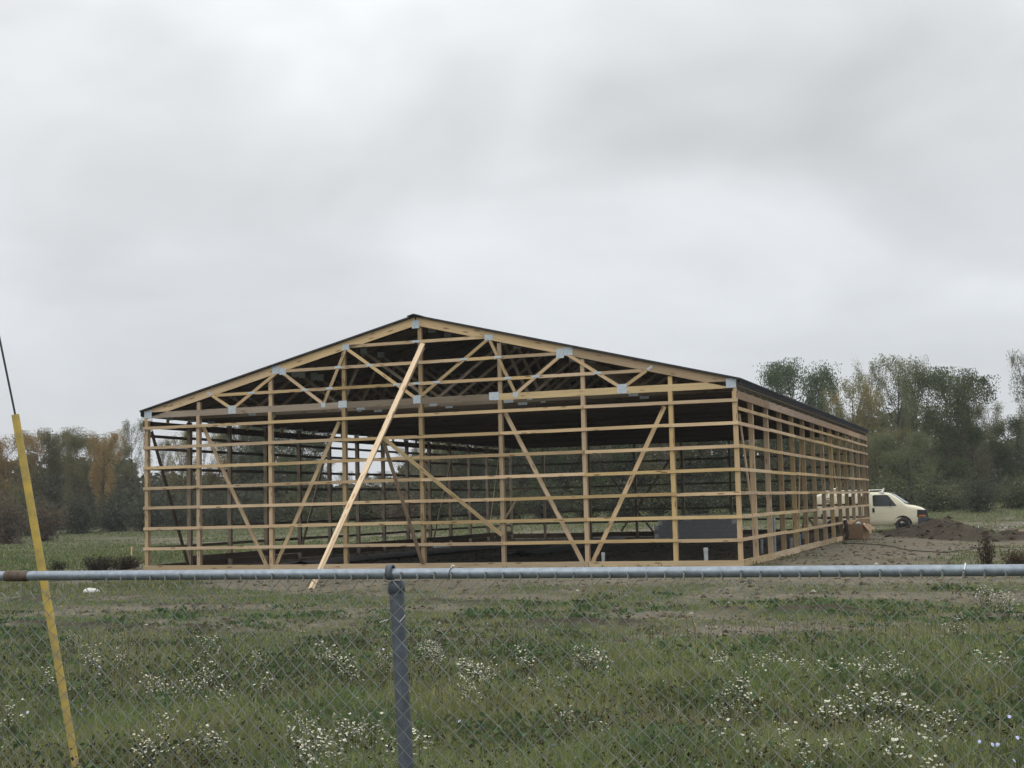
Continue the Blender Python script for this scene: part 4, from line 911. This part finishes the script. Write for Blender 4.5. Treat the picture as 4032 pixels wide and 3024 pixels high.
# the wood behind: one mass of far leaves
r = np.random.default_rng(5)
def band(px0, px1, d0, d1, hfun, n_, size, cols, seed):
    r = np.random.default_rng(seed)
    px = r.uniform(px0, px1, n_); D = r.uniform(d0, d1, n_)
    lx = (px-2016)/5492.26*D
    x = CAM[0]+r2.x*lx+fw.x*D; y = CAM[1]+r2.y*lx+fw.y*D
    hh = hfun(px)*(.75+.5*fbm(lx/3.5, D/9, seed, 3)); z = g(x, y)+hh*r.uniform(0, 1, n_)**.85
    c1, c2 = np.array(cols[0]), np.array(cols[1]); tone = fbm(lx/2.2, z/2.2, seed+3, 3)[:, None]
    col = (c1*(1-tone)+c2*tone)*r.uniform(.7, 1.3, (n_, 1))
    v, cc_ = leaf_quads(np.stack((x, y, z), 1), size, col, r); return v, cc_
v1 = band(-900, 5000, 146, 160, lambda p: np.where((p > 540) & (p < 900), .62, 1)*np.interp(p, [-900, 500, 1230, 1280, 1500, 1600, 2000, 3000, 3600, 3850, 5000], [7, 6.5, 6.4, 3.2, 3.2, 6.5, 7.5, 9, 10, 7.0, 7.0]), 60000, .36, ((.115, .115, .072), (.15, .13, .08)), 41)
v2 = band(-900, 5000, 128, 146, lambda p: np.interp(p, [-900, 500, 1250, 1330, 1520, 1650, 2000, 5000], [5, 4.4, 4.2, 2.6, 2.6, 4.2, 5, 5.5]), 50000, .30, ((.072, .076, .054), (.105, .10, .068)), 43)
v = np.concatenate((v1[0], v2[0])); cc_ = np.concatenate((v1[1], v2[1]))
fwd = link('far_woods', np_mesh('far_woods', v, np.arange(len(v)), np.full(len(v)//4, 4), [M_LEAF], cc_)); tag(fwd, 'dark mass of woodland behind the nearer trees', 'woods', kind='stuff')

# ------------------------------------------------------------------ grass, stalks, flowers
def polar(n_, d0, d1, p, half, r, d_off=0):
    """points in front of the camera's place, density falling with distance"""
    th = r.uniform(-half, half, n_); u = r.uniform(0, 1, n_)
    D = d0*(d1/d0)**u if p == 2 else (d0**(2-p)+(d1**(2-p)-d0**(2-p))*u)**(1/(2-p))
    fx, fy = -math.sin(yaw), math.cos(yaw); rx, ry = math.cos(yaw), math.sin(yaw)
    lx = D*np.tan(th); return CAM[0]+fx*D+rx*lx, CAM[1]+fy*D+ry*lx, D
def blades(x, y, h, w, lean, col, r):
    n_ = len(x); z = g(x, y); az = r.uniform(0, 2*np.pi, n_); bz = r.uniform(0, 2*np.pi, n_)
    sx = np.cos(az)*w/2; sy = np.sin(az)*w/2; lx = np.cos(bz)*lean*h; ly = np.sin(bz)*lean*h
    v = np.empty((n_, 5, 3), np.float32)
    v[:, 0] = np.stack((x-sx, y-sy, z-.01), 1); v[:, 1] = np.stack((x+sx, y+sy, z-.01), 1)
    v[:, 2] = np.stack((x+sx*.8+lx*.35, y+sy*.8+ly*.35, z+h*.58), 1); v[:, 3] = np.stack((x-sx*.8+lx*.35, y-sy*.8+ly*.35, z+h*.58), 1)
    v[:, 4] = np.stack((x+lx, y+ly, z+h*(1-.25*lean)), 1)
    k_ = (np.arange(n_)*5)[:, None]
    f_ = np.concatenate((k_+np.array([0, 1, 2, 3]), k_+np.array([3, 2, 4])), 1).ravel()
    return v.reshape(-1, 3), f_, np.tile([4, 3], n_), np.repeat(col, 5, 0)
def keep(x, y, r, thr):
    d_ = dirt(x, y); ok = (r.uniform(0, 1, len(x)) > np.clip((d_-.25)/.42, 0, 1)*thr) & ~inside_barn(x, y) & (heap(x, y) < .06) & (clod(x, y) < .25+.5*r.uniform(0, 1, len(x)))
    return ok
r = np.random.default_rng(77)
def patch_cols(x, y, D, r):
    a_ = fbm(x/2.3, y/1.6, 61, 3); b_ = fbm(x/.7, y/.6, 67, 2)
    green = np.array([.132, .172, .064]); olive = np.array([.172, .186, .078]); dry = np.array([.27, .245, .14]); deep = np.array([.07, .118, .052])
    lush = sst((D-45)/8)*sst((9-x)/6); green = green*1.0; olive = olive*1.0
    t1 = sst((a_-.37)/.24)[:, None]; t1 = t1*(1-.75*lush[:, None]); col = green*(1-t1)+olive*t1
    t2 = sst((b_-.58)/.2)[:, None]; col = col*(1-t2)+deep*t2
    t3 = (r.uniform(0, 1, len(x)) < .16)[:, None]; col = np.where(t3, dry, col)
    return 1.18*col*r.uniform(.7, 1.3, (len(x), 1))
x, y, D = polar(360000, 9.0, 40, 2, .47, r); ok = keep(x, y, r, .93); x, y, D = x[ok], y[ok], D[ok]
tall = sst((21-D)/5); hh = (.05+(.21+.07*sst((15-D)/4))*tall*(.25+2.6*np.clip(fbm(x/1.4, y/1.1, 83, 4)-.3, 0, 1)**1.3))*r.uniform(.6, 1.5, len(x))
grass = blades(x, y, hh, (.0055*(D/10)**.75)*r.uniform(.7, 1.4, len(x)), r.uniform(.1, .9, len(x)), patch_cols(x, y, D, r), r)
x, y, D = polar(150000, 36, 132, 2, .44, r); ok = keep(x, y, r, 1.0) & (dirt(x, y) < .5); x, y, D = x[ok], y[ok], D[ok]
g2 = blades(x, y, r.uniform(.04, .17, len(x)), .022*(D/36)*r.uniform(.6, 1.5, len(x)), r.uniform(.1, .8, len(x)), patch_cols(x, y, D, r)*.80, r)
def cat_bl(*bs):
    off = 0; V_, F_, S_, C_ = [], [], [], []
    for v_, f_, s_, c_ in bs: V_.append(v_); F_.append(f_+off); S_.append(s_); C_.append(c_); off += len(v_)
    return np.concatenate(V_), np.concatenate(F_), np.concatenate(S_), np.concatenate(C_)
x, y, D = polar(9000, 9, 22, 2, .47, r); ok = keep(x, y, r, 1.0) & (fbm(x/1.6, y/1.2, 131, 3) > .42) & ~((D > 18.5) & (r.uniform(0, 1, len(x)) < .7)); x, y, D = x[ok], y[ok], D[ok]
pick = r.integers(0, 3, len(x)); tc_ = np.array([[.30, .27, .165], [.21, .22, .10], [.15, .125, .085]])[pick]*r.uniform(.7, 1.2, (len(x), 1))
g3 = blades(x, y, r.uniform(.22, .52, len(x)), .0042*(D/10)**.7*r.uniform(.7, 1.3, len(x)), r.uniform(.05, .55, len(x)), tc_, r)
V_, F_, S_, C_ = cat_bl(grass, g2, g3)
tag(link('field_grass', np_mesh('field_grass', V_, F_, S_, [M_GRASS], C_)), 'rough grass growing over the field', 'grass', kind='stuff')
# broad-leaved weeds in clumps
nC = 2600; cx, cy, D = polar(nC, 9, 30, 2, .46, r); ok = keep(cx, cy, r, .9) & (fbm(cx/2.0, cy/1.5, 91, 3) > .47); cx, cy, D = cx[ok], cy[ok], D[ok]
nl = 34; x = np.repeat(cx, nl)+r.normal(0, .16, len(cx)*nl); y = np.repeat(cy, nl)+r.normal(0, .16, len(cx)*nl)
hz = np.repeat(r.uniform(.08, .34, len(cx))*np.where(D < 19, 1, .32), nl)*r.uniform(.1, 1, len(x)); P_ = np.stack((x, y, g(x, y)+hz), 1)
base_ = np.array([[.078, .128, .056], [.105, .145, .064], [.068, .10, .05], [.125, .128, .07]])[r.integers(0, 4, len(cx))]
v, cc_ = leaf_quads(P_, .030*np.repeat((D/12)**.5, nl)[:, None], np.repeat(base_, nl, 0)*r.uniform(.65, 1.3, (len(x), 1)), r)
tag(link('field_weeds', np_mesh('field_weeds', v, np.arange(len(v)), np.full(len(v)//4, 4), [M_GRASS], cc_)), 'low broad-leaved weeds scattered through the field grass', 'weeds', kind='stuff')
# dark seed stalks
nS = 6000; x, y, D = polar(nS, 9, 24, 2, .46, r); ok = (fbm(x/1.7, y/1.4, 95, 3) > .45) & keep(x, y, r, .9) & (D < 21.5); x, y, D = x[ok], y[ok], D[ok]
h = r.uniform(.16, .42, len(x)); az = r.uniform(0, 6.28, len(x)); s_ = .0026*(D/10)**.5
st = blades(x, y, h, s_*2.4, r.uniform(0, .35, len(x)), np.tile(np.array([[.105, .085, .062]]), (len(x), 1))*r.uniform(.6, 1.4, (len(x), 1)), r)
tipz = st[0].reshape(-1, 5, 3)[:, 4]
hd = np.repeat(tipz, 4, 0)+r.normal(0, .010, (len(x)*4, 3)); v, cc_ = leaf_quads(hd, .0115, np.tile(np.array([[.035, .026, .02]]), (len(hd), 1))*r.uniform(.6, 1.6, (len(hd), 1)), r)
V_, F_, S_, C_ = cat_bl(st, (v, np.arange(len(v)), np.full(len(v)//4, 4), cc_))
tag(link('seed_stalks', np_mesh('seed_stalks', V_, F_, S_, [M_GRASS], C_)), 'dry dark seed stalks standing in the grass', 'stalks', kind='stuff')
# white asters
def flower_disc(c, nrm, rad, n_=7):
    q = nrm.orthogonal().normalized(); w_ = nrm.cross(q)
    return [c]+[c+(q*math.cos(2*math.pi*k_/n_)+w_*math.sin(2*math.pi*k_/n_))*rad*(1 if k_ % 2 else .8)-nrm*rad*.12 for k_ in range(n_)]
def aster_proto(seed, nst, nfl, hgt, col, rad):
    r = random.Random(seed); mb = MB(); pet = MB(); cores = []
    for i in range(nst):
        a_ = r.uniform(0, 6.28); rr = math.sqrt(r.random())*.85; b0 = Vector((math.cos(a_)*rr*.35, math.sin(a_)*rr*.35, 0)); tp_ = Vector((math.cos(a_)*rr, math.sin(a_)*rr*.9, 0))
        hh_ = hgt*r.uniform(.65, 1.1); top = Vector((tp_.x, tp_.y, hh_))
        mb.v += []
        p0 = b0; p2 = top; p1 = b0.lerp(top, .5)+Vector((0, 0, hh_*.08))
        mb.tube([p0, p1, p2], [.008, .006, .003], 3, False)
        for k_ in range(nfl):
            o_ = Vector((r.gauss(0, .10), r.gauss(0, .10), r.uniform(-.11, .04)))
            c_ = top+o_; nrm = Vector((r.gauss(0, .5), r.gauss(0, .5), 1)).normalized(); ra = rad*r.uniform(.7, 1.25)
            d_ = flower_disc(c_, nrm, ra); pet.add(d_, [(0, j+1, (j+1) % 7+1) for j in range(7)])
            cores.append(c_+nrm*ra*.18)
    core = MB()
    for c_ in cores: core.add([c_+Vector((-.3*rad, 0, 0)), c_+Vector((0, -.3*rad, .004)), c_+Vector((.3*rad, 0, 0)), c_+Vector((0, .3*rad, .004))], [(0, 1, 2, 3)])
    lf = MB()
    for i in range(nst*7):
        a_ = r.uniform(0, 6.28); rr = math.sqrt(r.random())*.8; c_ = Vector((math.cos(a_)*rr, math.sin(a_)*rr, hgt*r.uniform(.1, .8))); d_ = Vector((r.gauss(0, 1), r.gauss(0, 1), r.gauss(.3, .6))).normalized(); q = d_.orthogonal().normalized()
        lf.add([c_-d_*.09, c_+q*.018, c_+d_*.09, c_-q*.018], [(0, 1, 2, 3)])
    return mb, pet, core, lf
M_WHITEP = noisy('white_petal', (.64, .63, .55), (.52, .50, .41), 9, .8); M_CORE = mat('yellow_core', (.42, .33, .08), .8)
M_STEMG = noisy('green_stem', (.075, .09, .04), (.06, .065, .035), 8, .9); M_LEAFG = noisy('aster_leaf', (.07, .10, .045), (.05, .07, .034), 8, .85)
M_BLUEP = mat('blue_petal', (.46, .48, .72), .8)
ast = []
for k_, (nst, nfl) in enumerate(((16, 5), (22, 5), (13, 4), (26, 5), (18, 4), (11, 5))):
    a_, b_, c_, d_ = aster_proto(500+k_, nst, nfl, 1.0, None, 1.)
    ast.append((nst, nfl, k_))
def plant_instance(x, y, rad, i):
    """an aster plant built at true size: heads about 17 mm across"""
    r = random.Random(900+i); e = empty('aster_plant', (x, y, gz(x, y)-.01), r.uniform(0, 6.28))
    n_st = max(4, int(34*(rad/.35)**1.5)); n_st = min(n_st, 46)
    key = ('aster', min(4, int(rad/.09)), i % 3)
    if key not in protos:
        st_ = MB(); pe = MB(); co = MB(); lf = MB(); R0 = .09*(key[1]+.5)
        n_st = max(5, int(62*(R0/.3)**1.5))
        for q_ in range(n_st):
            an = r.uniform(0, 6.28); rr = math.sqrt(r.random())*R0; top = Vector((math.cos(an)*rr, math.sin(an)*rr, r.uniform(.17, .40)))
            b0 = Vector((top.x*.45, top.y*.45, -.02)); st_.tube([b0, b0.lerp(top, .55)+Vector((0, 0, .02)), top], [.0035, .003, .0015], 3, False)
            for k_ in range(r.randint(5, 13)):
                c_ = top+Vector((r.gauss(0, .036), r.gauss(0, .036), r.uniform(-.10, .025))); nrm = Vector((r.gauss(0, .55), r.gauss(0, .55), 1)).normalized(); ra = r.uniform(.0055, .0128)
                pe.add(flower_disc(c_, nrm, ra), [(0, j+1, (j+1) % 7+1) for j in range(7)])
                cc__ = c_+nrm*.002; qv = nrm.orthogonal().normalized()*.0035; wv = nrm.cross(qv); co.add([cc__-qv, cc__-wv, cc__+qv, cc__+wv], [(0, 1, 2, 3)])
            for k_ in range(6):
                c_ = b0.lerp(top, r.uniform(.15, .85))+Vector((r.gauss(0, .015), r.gauss(0, .015), 0)); d_ = Vector((r.gauss(0, 1), r.gauss(0, 1), r.gauss(.4, .5))).normalized(); q = d_.orthogonal().normalized()
                lf.add([c_, c_+d_*.018+q*.004, c_+d_*.04, c_+d_*.018-q*.004], [(0, 1, 2, 3)])
        protos[key] = (st_.mesh('stems', [M_STEMG]), pe.mesh('petals', [M_WHITEP]), co.mesh('flower_centres', [M_CORE]), lf.mesh('leaves', [M_LEAFG]))
    for nm, me in zip(('stems', 'petals', 'flower_centres', 'leaves'), protos[key]): link(nm, me, None, e)['kind'] = 'stuff'
    s_ = rad/(.09*(key[1]+.5)); s_ = min(1.4, max(.75, s_)); e.scale = (s_, s_, r.uniform(.85, 1.2))
    tag(e, ASTER_LABELS.get(i, 'smaller clump of white asters among others in the field weeds'), 'wildflower', 'white aster clumps in the field'); return e
for i, (x, y, rad) in enumerate(ASTERS): plant_instance(x, y, max(.06, rad), i)
def chicory(x, y, i):
    r = random.Random(40+i); e = empty('chicory_plant', (x, y, gz(x, y)-.01), r.uniform(0, 6.28)); st_ = MB(); pe = MB()
    top = Vector((r.gauss(0, .03), r.gauss(0, .03), .42)); st_.tube([(0, 0, 0), (top.x*.3, top.y*.3, .22), top], [.004, .003, .0015], 4, False)
    heads = [top]+([top+Vector((r.gauss(0, .08), r.gauss(0, .08), -.08))] if r.random() < .35 else [])
    for h_ in heads:
        nrm = Vector((r.gauss(0, .3), -.9+r.gauss(0, .3), .7)).normalized(); pe.add(flower_disc(h_, nrm, .0155), [(0, j+1, (j+1) % 7+1) for j in range(7)])
        if h_ is not top: st_.tube([(top.x*.5, top.y*.5, .25), h_], [.0025, .0012], 3, False)
    st_.obj('stem', M_STEMG, e); pe.obj('petals', M_BLUEP, e)['kind'] = 'stuff'; tag(e, CHICORY_LABELS.get(i, 'pale blue chicory flower on a stalk near the yellow guard' if i < 6 else 'pale blue chicory flower on a stalk low near the right edge'), 'wildflower', 'blue chicory in the field')
for i, (x, y) in enumerate(CHICORY): chicory(x, y, i)
# loose single flowers too many to count
nF = 5200; x, y, D = polar(nF, 9.2, 21.5, 2, .45, r); ok = (fbm(x/1.9, y/1.3, 99, 3) > .50) & keep(x, y, r, .8); x, y = x[ok], y[ok]
P_ = np.stack((x, y, g(x, y)+r.uniform(.14, .32, len(x))), 1); v, cc_ = leaf_quads(P_, .0078, np.tile(np.array([[.62, .60, .50]]), (len(x), 1))*r.uniform(.7, 1.1, (len(x), 1)), r)
tag(link('loose_flowers', np_mesh('loose_flowers', v, np.arange(len(v)), np.full(len(v)//4, 4), [M_PETAL], cc_)), 'tiny pale flower heads scattered through the grass', 'flowers', kind='stuff')
def lumps(name, x, y, s, cols, label, cat, flat=.6):
    n_ = len(x); base_ = np.array([[1, 0, 0], [-.5, .8, 0], [-.5, -.8, 0], [.2, .1, .75], [-.1, -.1, -.5]]); k_ = (np.arange(n_)*5)[:, None]
    v = base_[None]*(1+r.normal(0, .22, (n_, 5, 3))); an = r.uniform(0, 6.28, n_); ca, sa = np.cos(an)[:, None], np.sin(an)[:, None]
    X2 = v[:, :, 0]*ca-v[:, :, 1]*sa; Y2 = v[:, :, 0]*sa+v[:, :, 1]*ca
    v = np.stack((x[:, None]+X2*s[:, None], y[:, None]+Y2*s[:, None], g(x, y)[:, None]+s[:, None]*(.1+v[:, :, 2]*flat)), 2).reshape(-1, 3)
    f_ = np.concatenate([k_+np.array(q_) for q_ in ((0, 1, 3), (1, 2, 3), (2, 0, 3), (1, 0, 4), (2, 1, 4), (0, 2, 4))], 1).ravel()
    tag(link(name, np_mesh(name, v, f_, np.full(n_*6, 3), [M_GRASS], np.repeat(cols, 5, 0))), label, cat, kind='stuff')
x, y, D = polar(26000, 18, 75, 2, .45, r); dd_ = dirt(x, y); hp_ = heap(x, y)
ok = ((dd_ > .42) | (hp_ > .05) | inside_barn(x, y)) & (r.uniform(0, 1, len(x)) < np.where(hp_ > .05, 1, .55)); x, y, D, hp_ = x[ok], y[ok], D[ok], hp_[ok]; ib_ = inside_barn(x, y)
tone_ = np.where((hp_ > .05) | ib_, .42, 1.0)[:, None]
lumps('soil_clods', x, y, np.minimum(r.gamma(1.6, .022, len(x))*(D/30)**.5*np.where(hp_ > .05, 1.9, 1), np.where(hp_ > .05, .17, .10)), np.array([[.145, .118, .086]])*tone_*r.uniform(.5, 1.35, (len(x), 1)), 'loose clods of soil on the bare ground', 'clods')
x = 22.8+.94*r.normal(2.0, 3.2, 260)+0*r.normal(size=260); y = 44+r.normal(0, 3.2, 260)
lumps('rubble', x, y, np.minimum(r.gamma(2, .045, 260), .16), np.array([[.40, .39, .36]])*r.uniform(.45, 1.2, (260, 1)), 'pale rubble scattered on the grass beyond the soil heap', 'rubble')
x, y, D = polar(900, 17, 40, 2, .45, r); ok = (dirt(x, y) > .22) & ~inside_barn(x, y); x, y, D = x[ok], y[ok], D[ok]
lumps('stone_chips', x, y, r.gamma(2, .011, len(x))*(D/25)**.5, np.array([[.46, .44, .39]])*r.uniform(.55, 1.2, (len(x), 1)), 'small pale stone chips on the bare ground', 'stones')
# dry weeds standing beside the barn
def dry_weed(x, y, h, w, n_, label, seed, col=(.075, .056, .038), cat='weed'):
    r = np.random.default_rng(seed); mb = MB(); C_ = []; K_ = []
    e = empty('dry_weed', (x, y, gz(x, y)-.02))
    for i in range(n_):
        an = r.uniform(0, 6.28); rr = r.uniform(0, 1)*w; top = Vector((math.cos(an)*rr, math.sin(an)*rr, h*r.uniform(.5, 1)))
        b0 = Vector((top.x*.5, top.y*.5, -.02)); mb.tube([b0, b0.lerp(top, .6), top], [.008, .006, .002], 3, False)
        nn = 16; t_ = r.uniform(.25, 1, nn)[:, None]; C_.append(np.array(b0)*(1-t_)+np.array(top)*t_+r.normal(0, .05, (nn, 3))); K_.append(np.array(col)*r.uniform(.6, 1.5, (nn, 1)))
    v, cc_ = leaf_quads(np.concatenate(C_), .03, np.concatenate(K_), r)
    mb.obj('stems', M_TWIG, e); link('leaves', np_mesh('leaves', v, np.arange(len(v)), np.full(len(v)//4, 4), [M_GRASS], cc_), None, e); tag(e, label, cat, 'dry weeds by the barn')
dry_weed(24.25, 1.2, 1.0, .28, 34, 'tall brown dry weed standing above the fence rail near the right edge', 1)
dry_weed(25.0, 1.0, .55, .5, 60, 'low brown dry weeds at the right edge above the rail', 2, (.085, .065, .045))
dry_weed(-4.0, 3.2, .55, .7, 120, 'dark withered weed patch left of the barn corner', 3, (.05, .045, .032))
dry_weed(-2.6, 2.6, .45, .6, 90, 'withered weeds touching the left front barn corner', 4, (.06, .05, .036))
dry_weed(-6.3, 4.0, .4, .4, 40, 'small dark weed tuft furthest left of the barn', 5, (.05, .045, .032))

# ------------------------------------------------------------------ fence in the foreground
fence = empty('chain_link_fence', (22.8, -31.16, -.25)); FO = Vector((22.8, -31.16, -.25)); tag(fence, 'galvanised chain link fence with a top rail in the foreground', 'fence')
FA = Vector((20.917, -31.242, 1.505)); FB = Vector((25.2, -31.05, 1.489)); FD = (FB-FA).normalized(); FN = Vector((FD.y, -FD.x, 0)).normalized()   # FN points to the camera
E0 = FA-FD*5.2; E1 = FB+FD*5.2; RR = .0211
J = FA+FD*.093
mb = MB(); mb.tube([E0-FO, J-FO], RR, 18); o = mb.obj('top_rail', M_GALV, fence)
mb = MB(); mb.tube([J+FD*.001-FO, E1-FO], RR, 18); mb.obj('top_rail', M_GALV, fence)
mb = MB(); mb.tube([FA+FD*.032-FO, FA+FD*.045-FO, FA+FD*.142-FO, FA+FD*.152-FO], [RR+.0015, RR+.003, RR+.003, RR+.0015], 18); mb.obj('rail_sleeve', M_RUST, fence)
PT = Vector((22.793, -31.118, 1.469)); PB = Vector((22.868, -31.118, -.35))
mb = MB(); mb.tube([PB-FO, PT+(PB-PT).normalized()*.03-FO], .030, 20); mb.obj('line_post', M_GALVDARK, fence)
pd = (PT-PB).normalized()
mb = MB(); mb.tube([PT-pd*.049-FO, PT-pd*.048-FO, PT-pd*.004-FO, PT-FO], [.0325, .0345, .0345, .028], 20); mb.obj('post_cap', M_GALVDARK, fence)
for off_ in (-3.05, 3.05):
    q_ = FD*off_
    mb = MB(); mb.tube([PB+q_-FO, PT+q_-FO], .030, 20); mb.obj('line_post', M_GALVDARK, fence)
    mb = MB(); mb.tube([PT+q_-pd*.049-FO, PT+q_-pd*.004-FO, PT+q_-FO], [.0345, .0345, .028], 20); mb.obj('post_cap', M_GALVDARK, fence)
# loop of the cap, which the rail passes through
mb = MB(); nseg = 20; cen = Vector((22.788, 0, 0)); s0 = (22.788-FA.x)/FD.x; rc = FA+FD*s0-FO+Vector((0, 0, .006)); vs = []
for i in range(nseg):
    t_ = 2*math.pi*i/nseg
    for r_, o_ in ((.0235, -.0125), (.0285, -.0125), (.0285, .0125), (.0235, .0125)): vs.append(rc+FD*o_+FN*(math.cos(t_)*r_)+Vector((0, 0, math.sin(t_)*r_*1.12)))
fs = []
for i in range(nseg):
    a_ = 4*i; b_ = 4*((i+1) % nseg)
    for k_ in range(4): fs.append((a_+k_, b_+k_, b_+(k_+1) % 4, a_+(k_+1) % 4))
mb.add(vs, fs, 0, True); mb.obj('cap_loop', M_GALVDARK, fence)
# chain link fabric: zigzag wires hooked into one another, hung on the camera side of the rail
PW = .0718; A2 = PW/2; wr = .0022
def fpt(s, z, o_): return FA+FD*s+FN*(RR+.004+o_)+Vector((0, 0, z))-FO
def sag(s): return -.05*sst(np.array((1.0-s)/1.1)).item()
mb = MB(); s_start = -5.0; nw = int((4.29+10.0)/A2)
for i in range(nw):
    s0 = s_start+i*A2; pts = []; rows = 49
    for j in range(rows):
        s = s0+(A2 if (i+j) % 2 else 0); ws = .0035*math.sin(s*9+j*.35)+.003*math.sin(s*3.1-j*.2)
        zt = -RR-.004+sag(s)*(1-j/rows*.6)+.0018*math.sin(s*21)
        hk = .0022 if (i+j) % 2 else -.0022
        pts.append(fpt(s+ws, zt-j*A2*.985+.002*math.sin(s*5+j), hk+.004*math.sin(s*2.3+j*.3)))
    mb.tube(pts, wr, 4, False)
# twisted knuckles over the rail
for i in range(0, nw//2+1):
    s = s_start+(2*i+1)*A2 if True else 0
    zt = -RR-.004+sag(s); jit = random.uniform(-.004, .006)
    for ph in (0, math.pi):
        pts = []
        for k_ in range(9):
            t_ = k_/8; a_ = ph+t_*2*math.pi*1.25; rr = .0028+(.0 if t_ < .8 else (t_-.8)*.055)
            pts.append(fpt(s+math.cos(a_)*rr*(1 if t_ < .8 else 1), zt-.002+t_*(.030+jit), .001+math.sin(a_)*min(rr, .0035)))
        mb.tube(pts, wr*.95, 4, False)
cm_ = mb.obj('chain_link_mesh', M_WIRE, fence); cm_['kind'] = 'stuff'
def tie(s, label_m=M_WHITEWIRE, tilt=.0, r_=.0021):
    mb = MB(); pts = []
    for k_ in range(17):
        t_ = 2*math.pi*k_/16; pts.append(FA-FO+FD*(s+tilt*math.sin(t_))+FN*(math.cos(t_)*(RR+.004))+Vector((0, 0, math.sin(t_)*(RR+.004)-.001)))
    mb.tube(pts, r_, 6, False); return mb.obj('wire_tie', label_m, fence)
def s_at(px):
    # distance along the rail of an image column
    d_ = fw+r2*((px-2016)/5492.26)-u2*((2250-1512)/5492.26); P0 = Vector(CAM)
    den_ = d_.x*FD.y-d_.y*FD.x; return ((FA.y-P0.y)*d_.x-(FA.x-P0.x)*d_.y)/den_*1.0
tie(4.085, M_WHITEWIRE, .006, .0026); tie(2.13, M_WIRE, .008, .002)
mb = MB(); tq = FA+FD*2.135-FO; mb.tube([tq+Vector((0, 0, RR))+FN*.004, tq+Vector((.004, 0, RR+.012)), tq+Vector((.014, 0, RR+.009))], .0022, 6); mb.obj('tie_end', M_WHITEWIRE, fence)
q = PT-pd*.155-FO
mb = MB(); mb.tube([q+FD*-.068+FN*.03+Vector((0, 0, -.012)), q+FD*-.03+FN*.034], .0019, 6); mb.tube([q+FD*.022+FN*.034+Vector((0, 0, -.008)), q+FD*.04+FN*.03+Vector((0, 0, .012)), q+FD*.043+FN*.03+Vector((0, 0, .018))], .0019, 6); mb.obj('wire_tie', M_WHITEWIRE, fence)

# ------------------------------------------------------------------ guy wire with its yellow guard
gw = empty('guy_wire', (18.62, -27.65, -.3)); GO = Vector((18.62, -27.65, -.3)); tag(gw, 'slanting steel guy wire with a long yellow plastic guard left of the fence post', 'guy wire')
Gt = Vector((18.322, -28.012, 2.512)); Gb = Vector((18.604, -27.672, -.074)); gd = (Gt-Gb).normalized()
mb = MB(); mb.tube([Gb-gd*.18-GO, Gb+gd*.6-GO, Gb+gd*1.4-GO, Gt-GO], [.026, .028, .030, .0275], 16); mb.obj('guard', M_YELLOW, gw)
mb = MB(); wd = (Vector((18.246, -28.09, 3.055))-Gt).normalized(); mb.tube([Gb-gd*.45-GO, Gt-GO, Gt+wd*7-GO], .0075, 8); mb.obj('cable', M_STEELCABLE, gw)
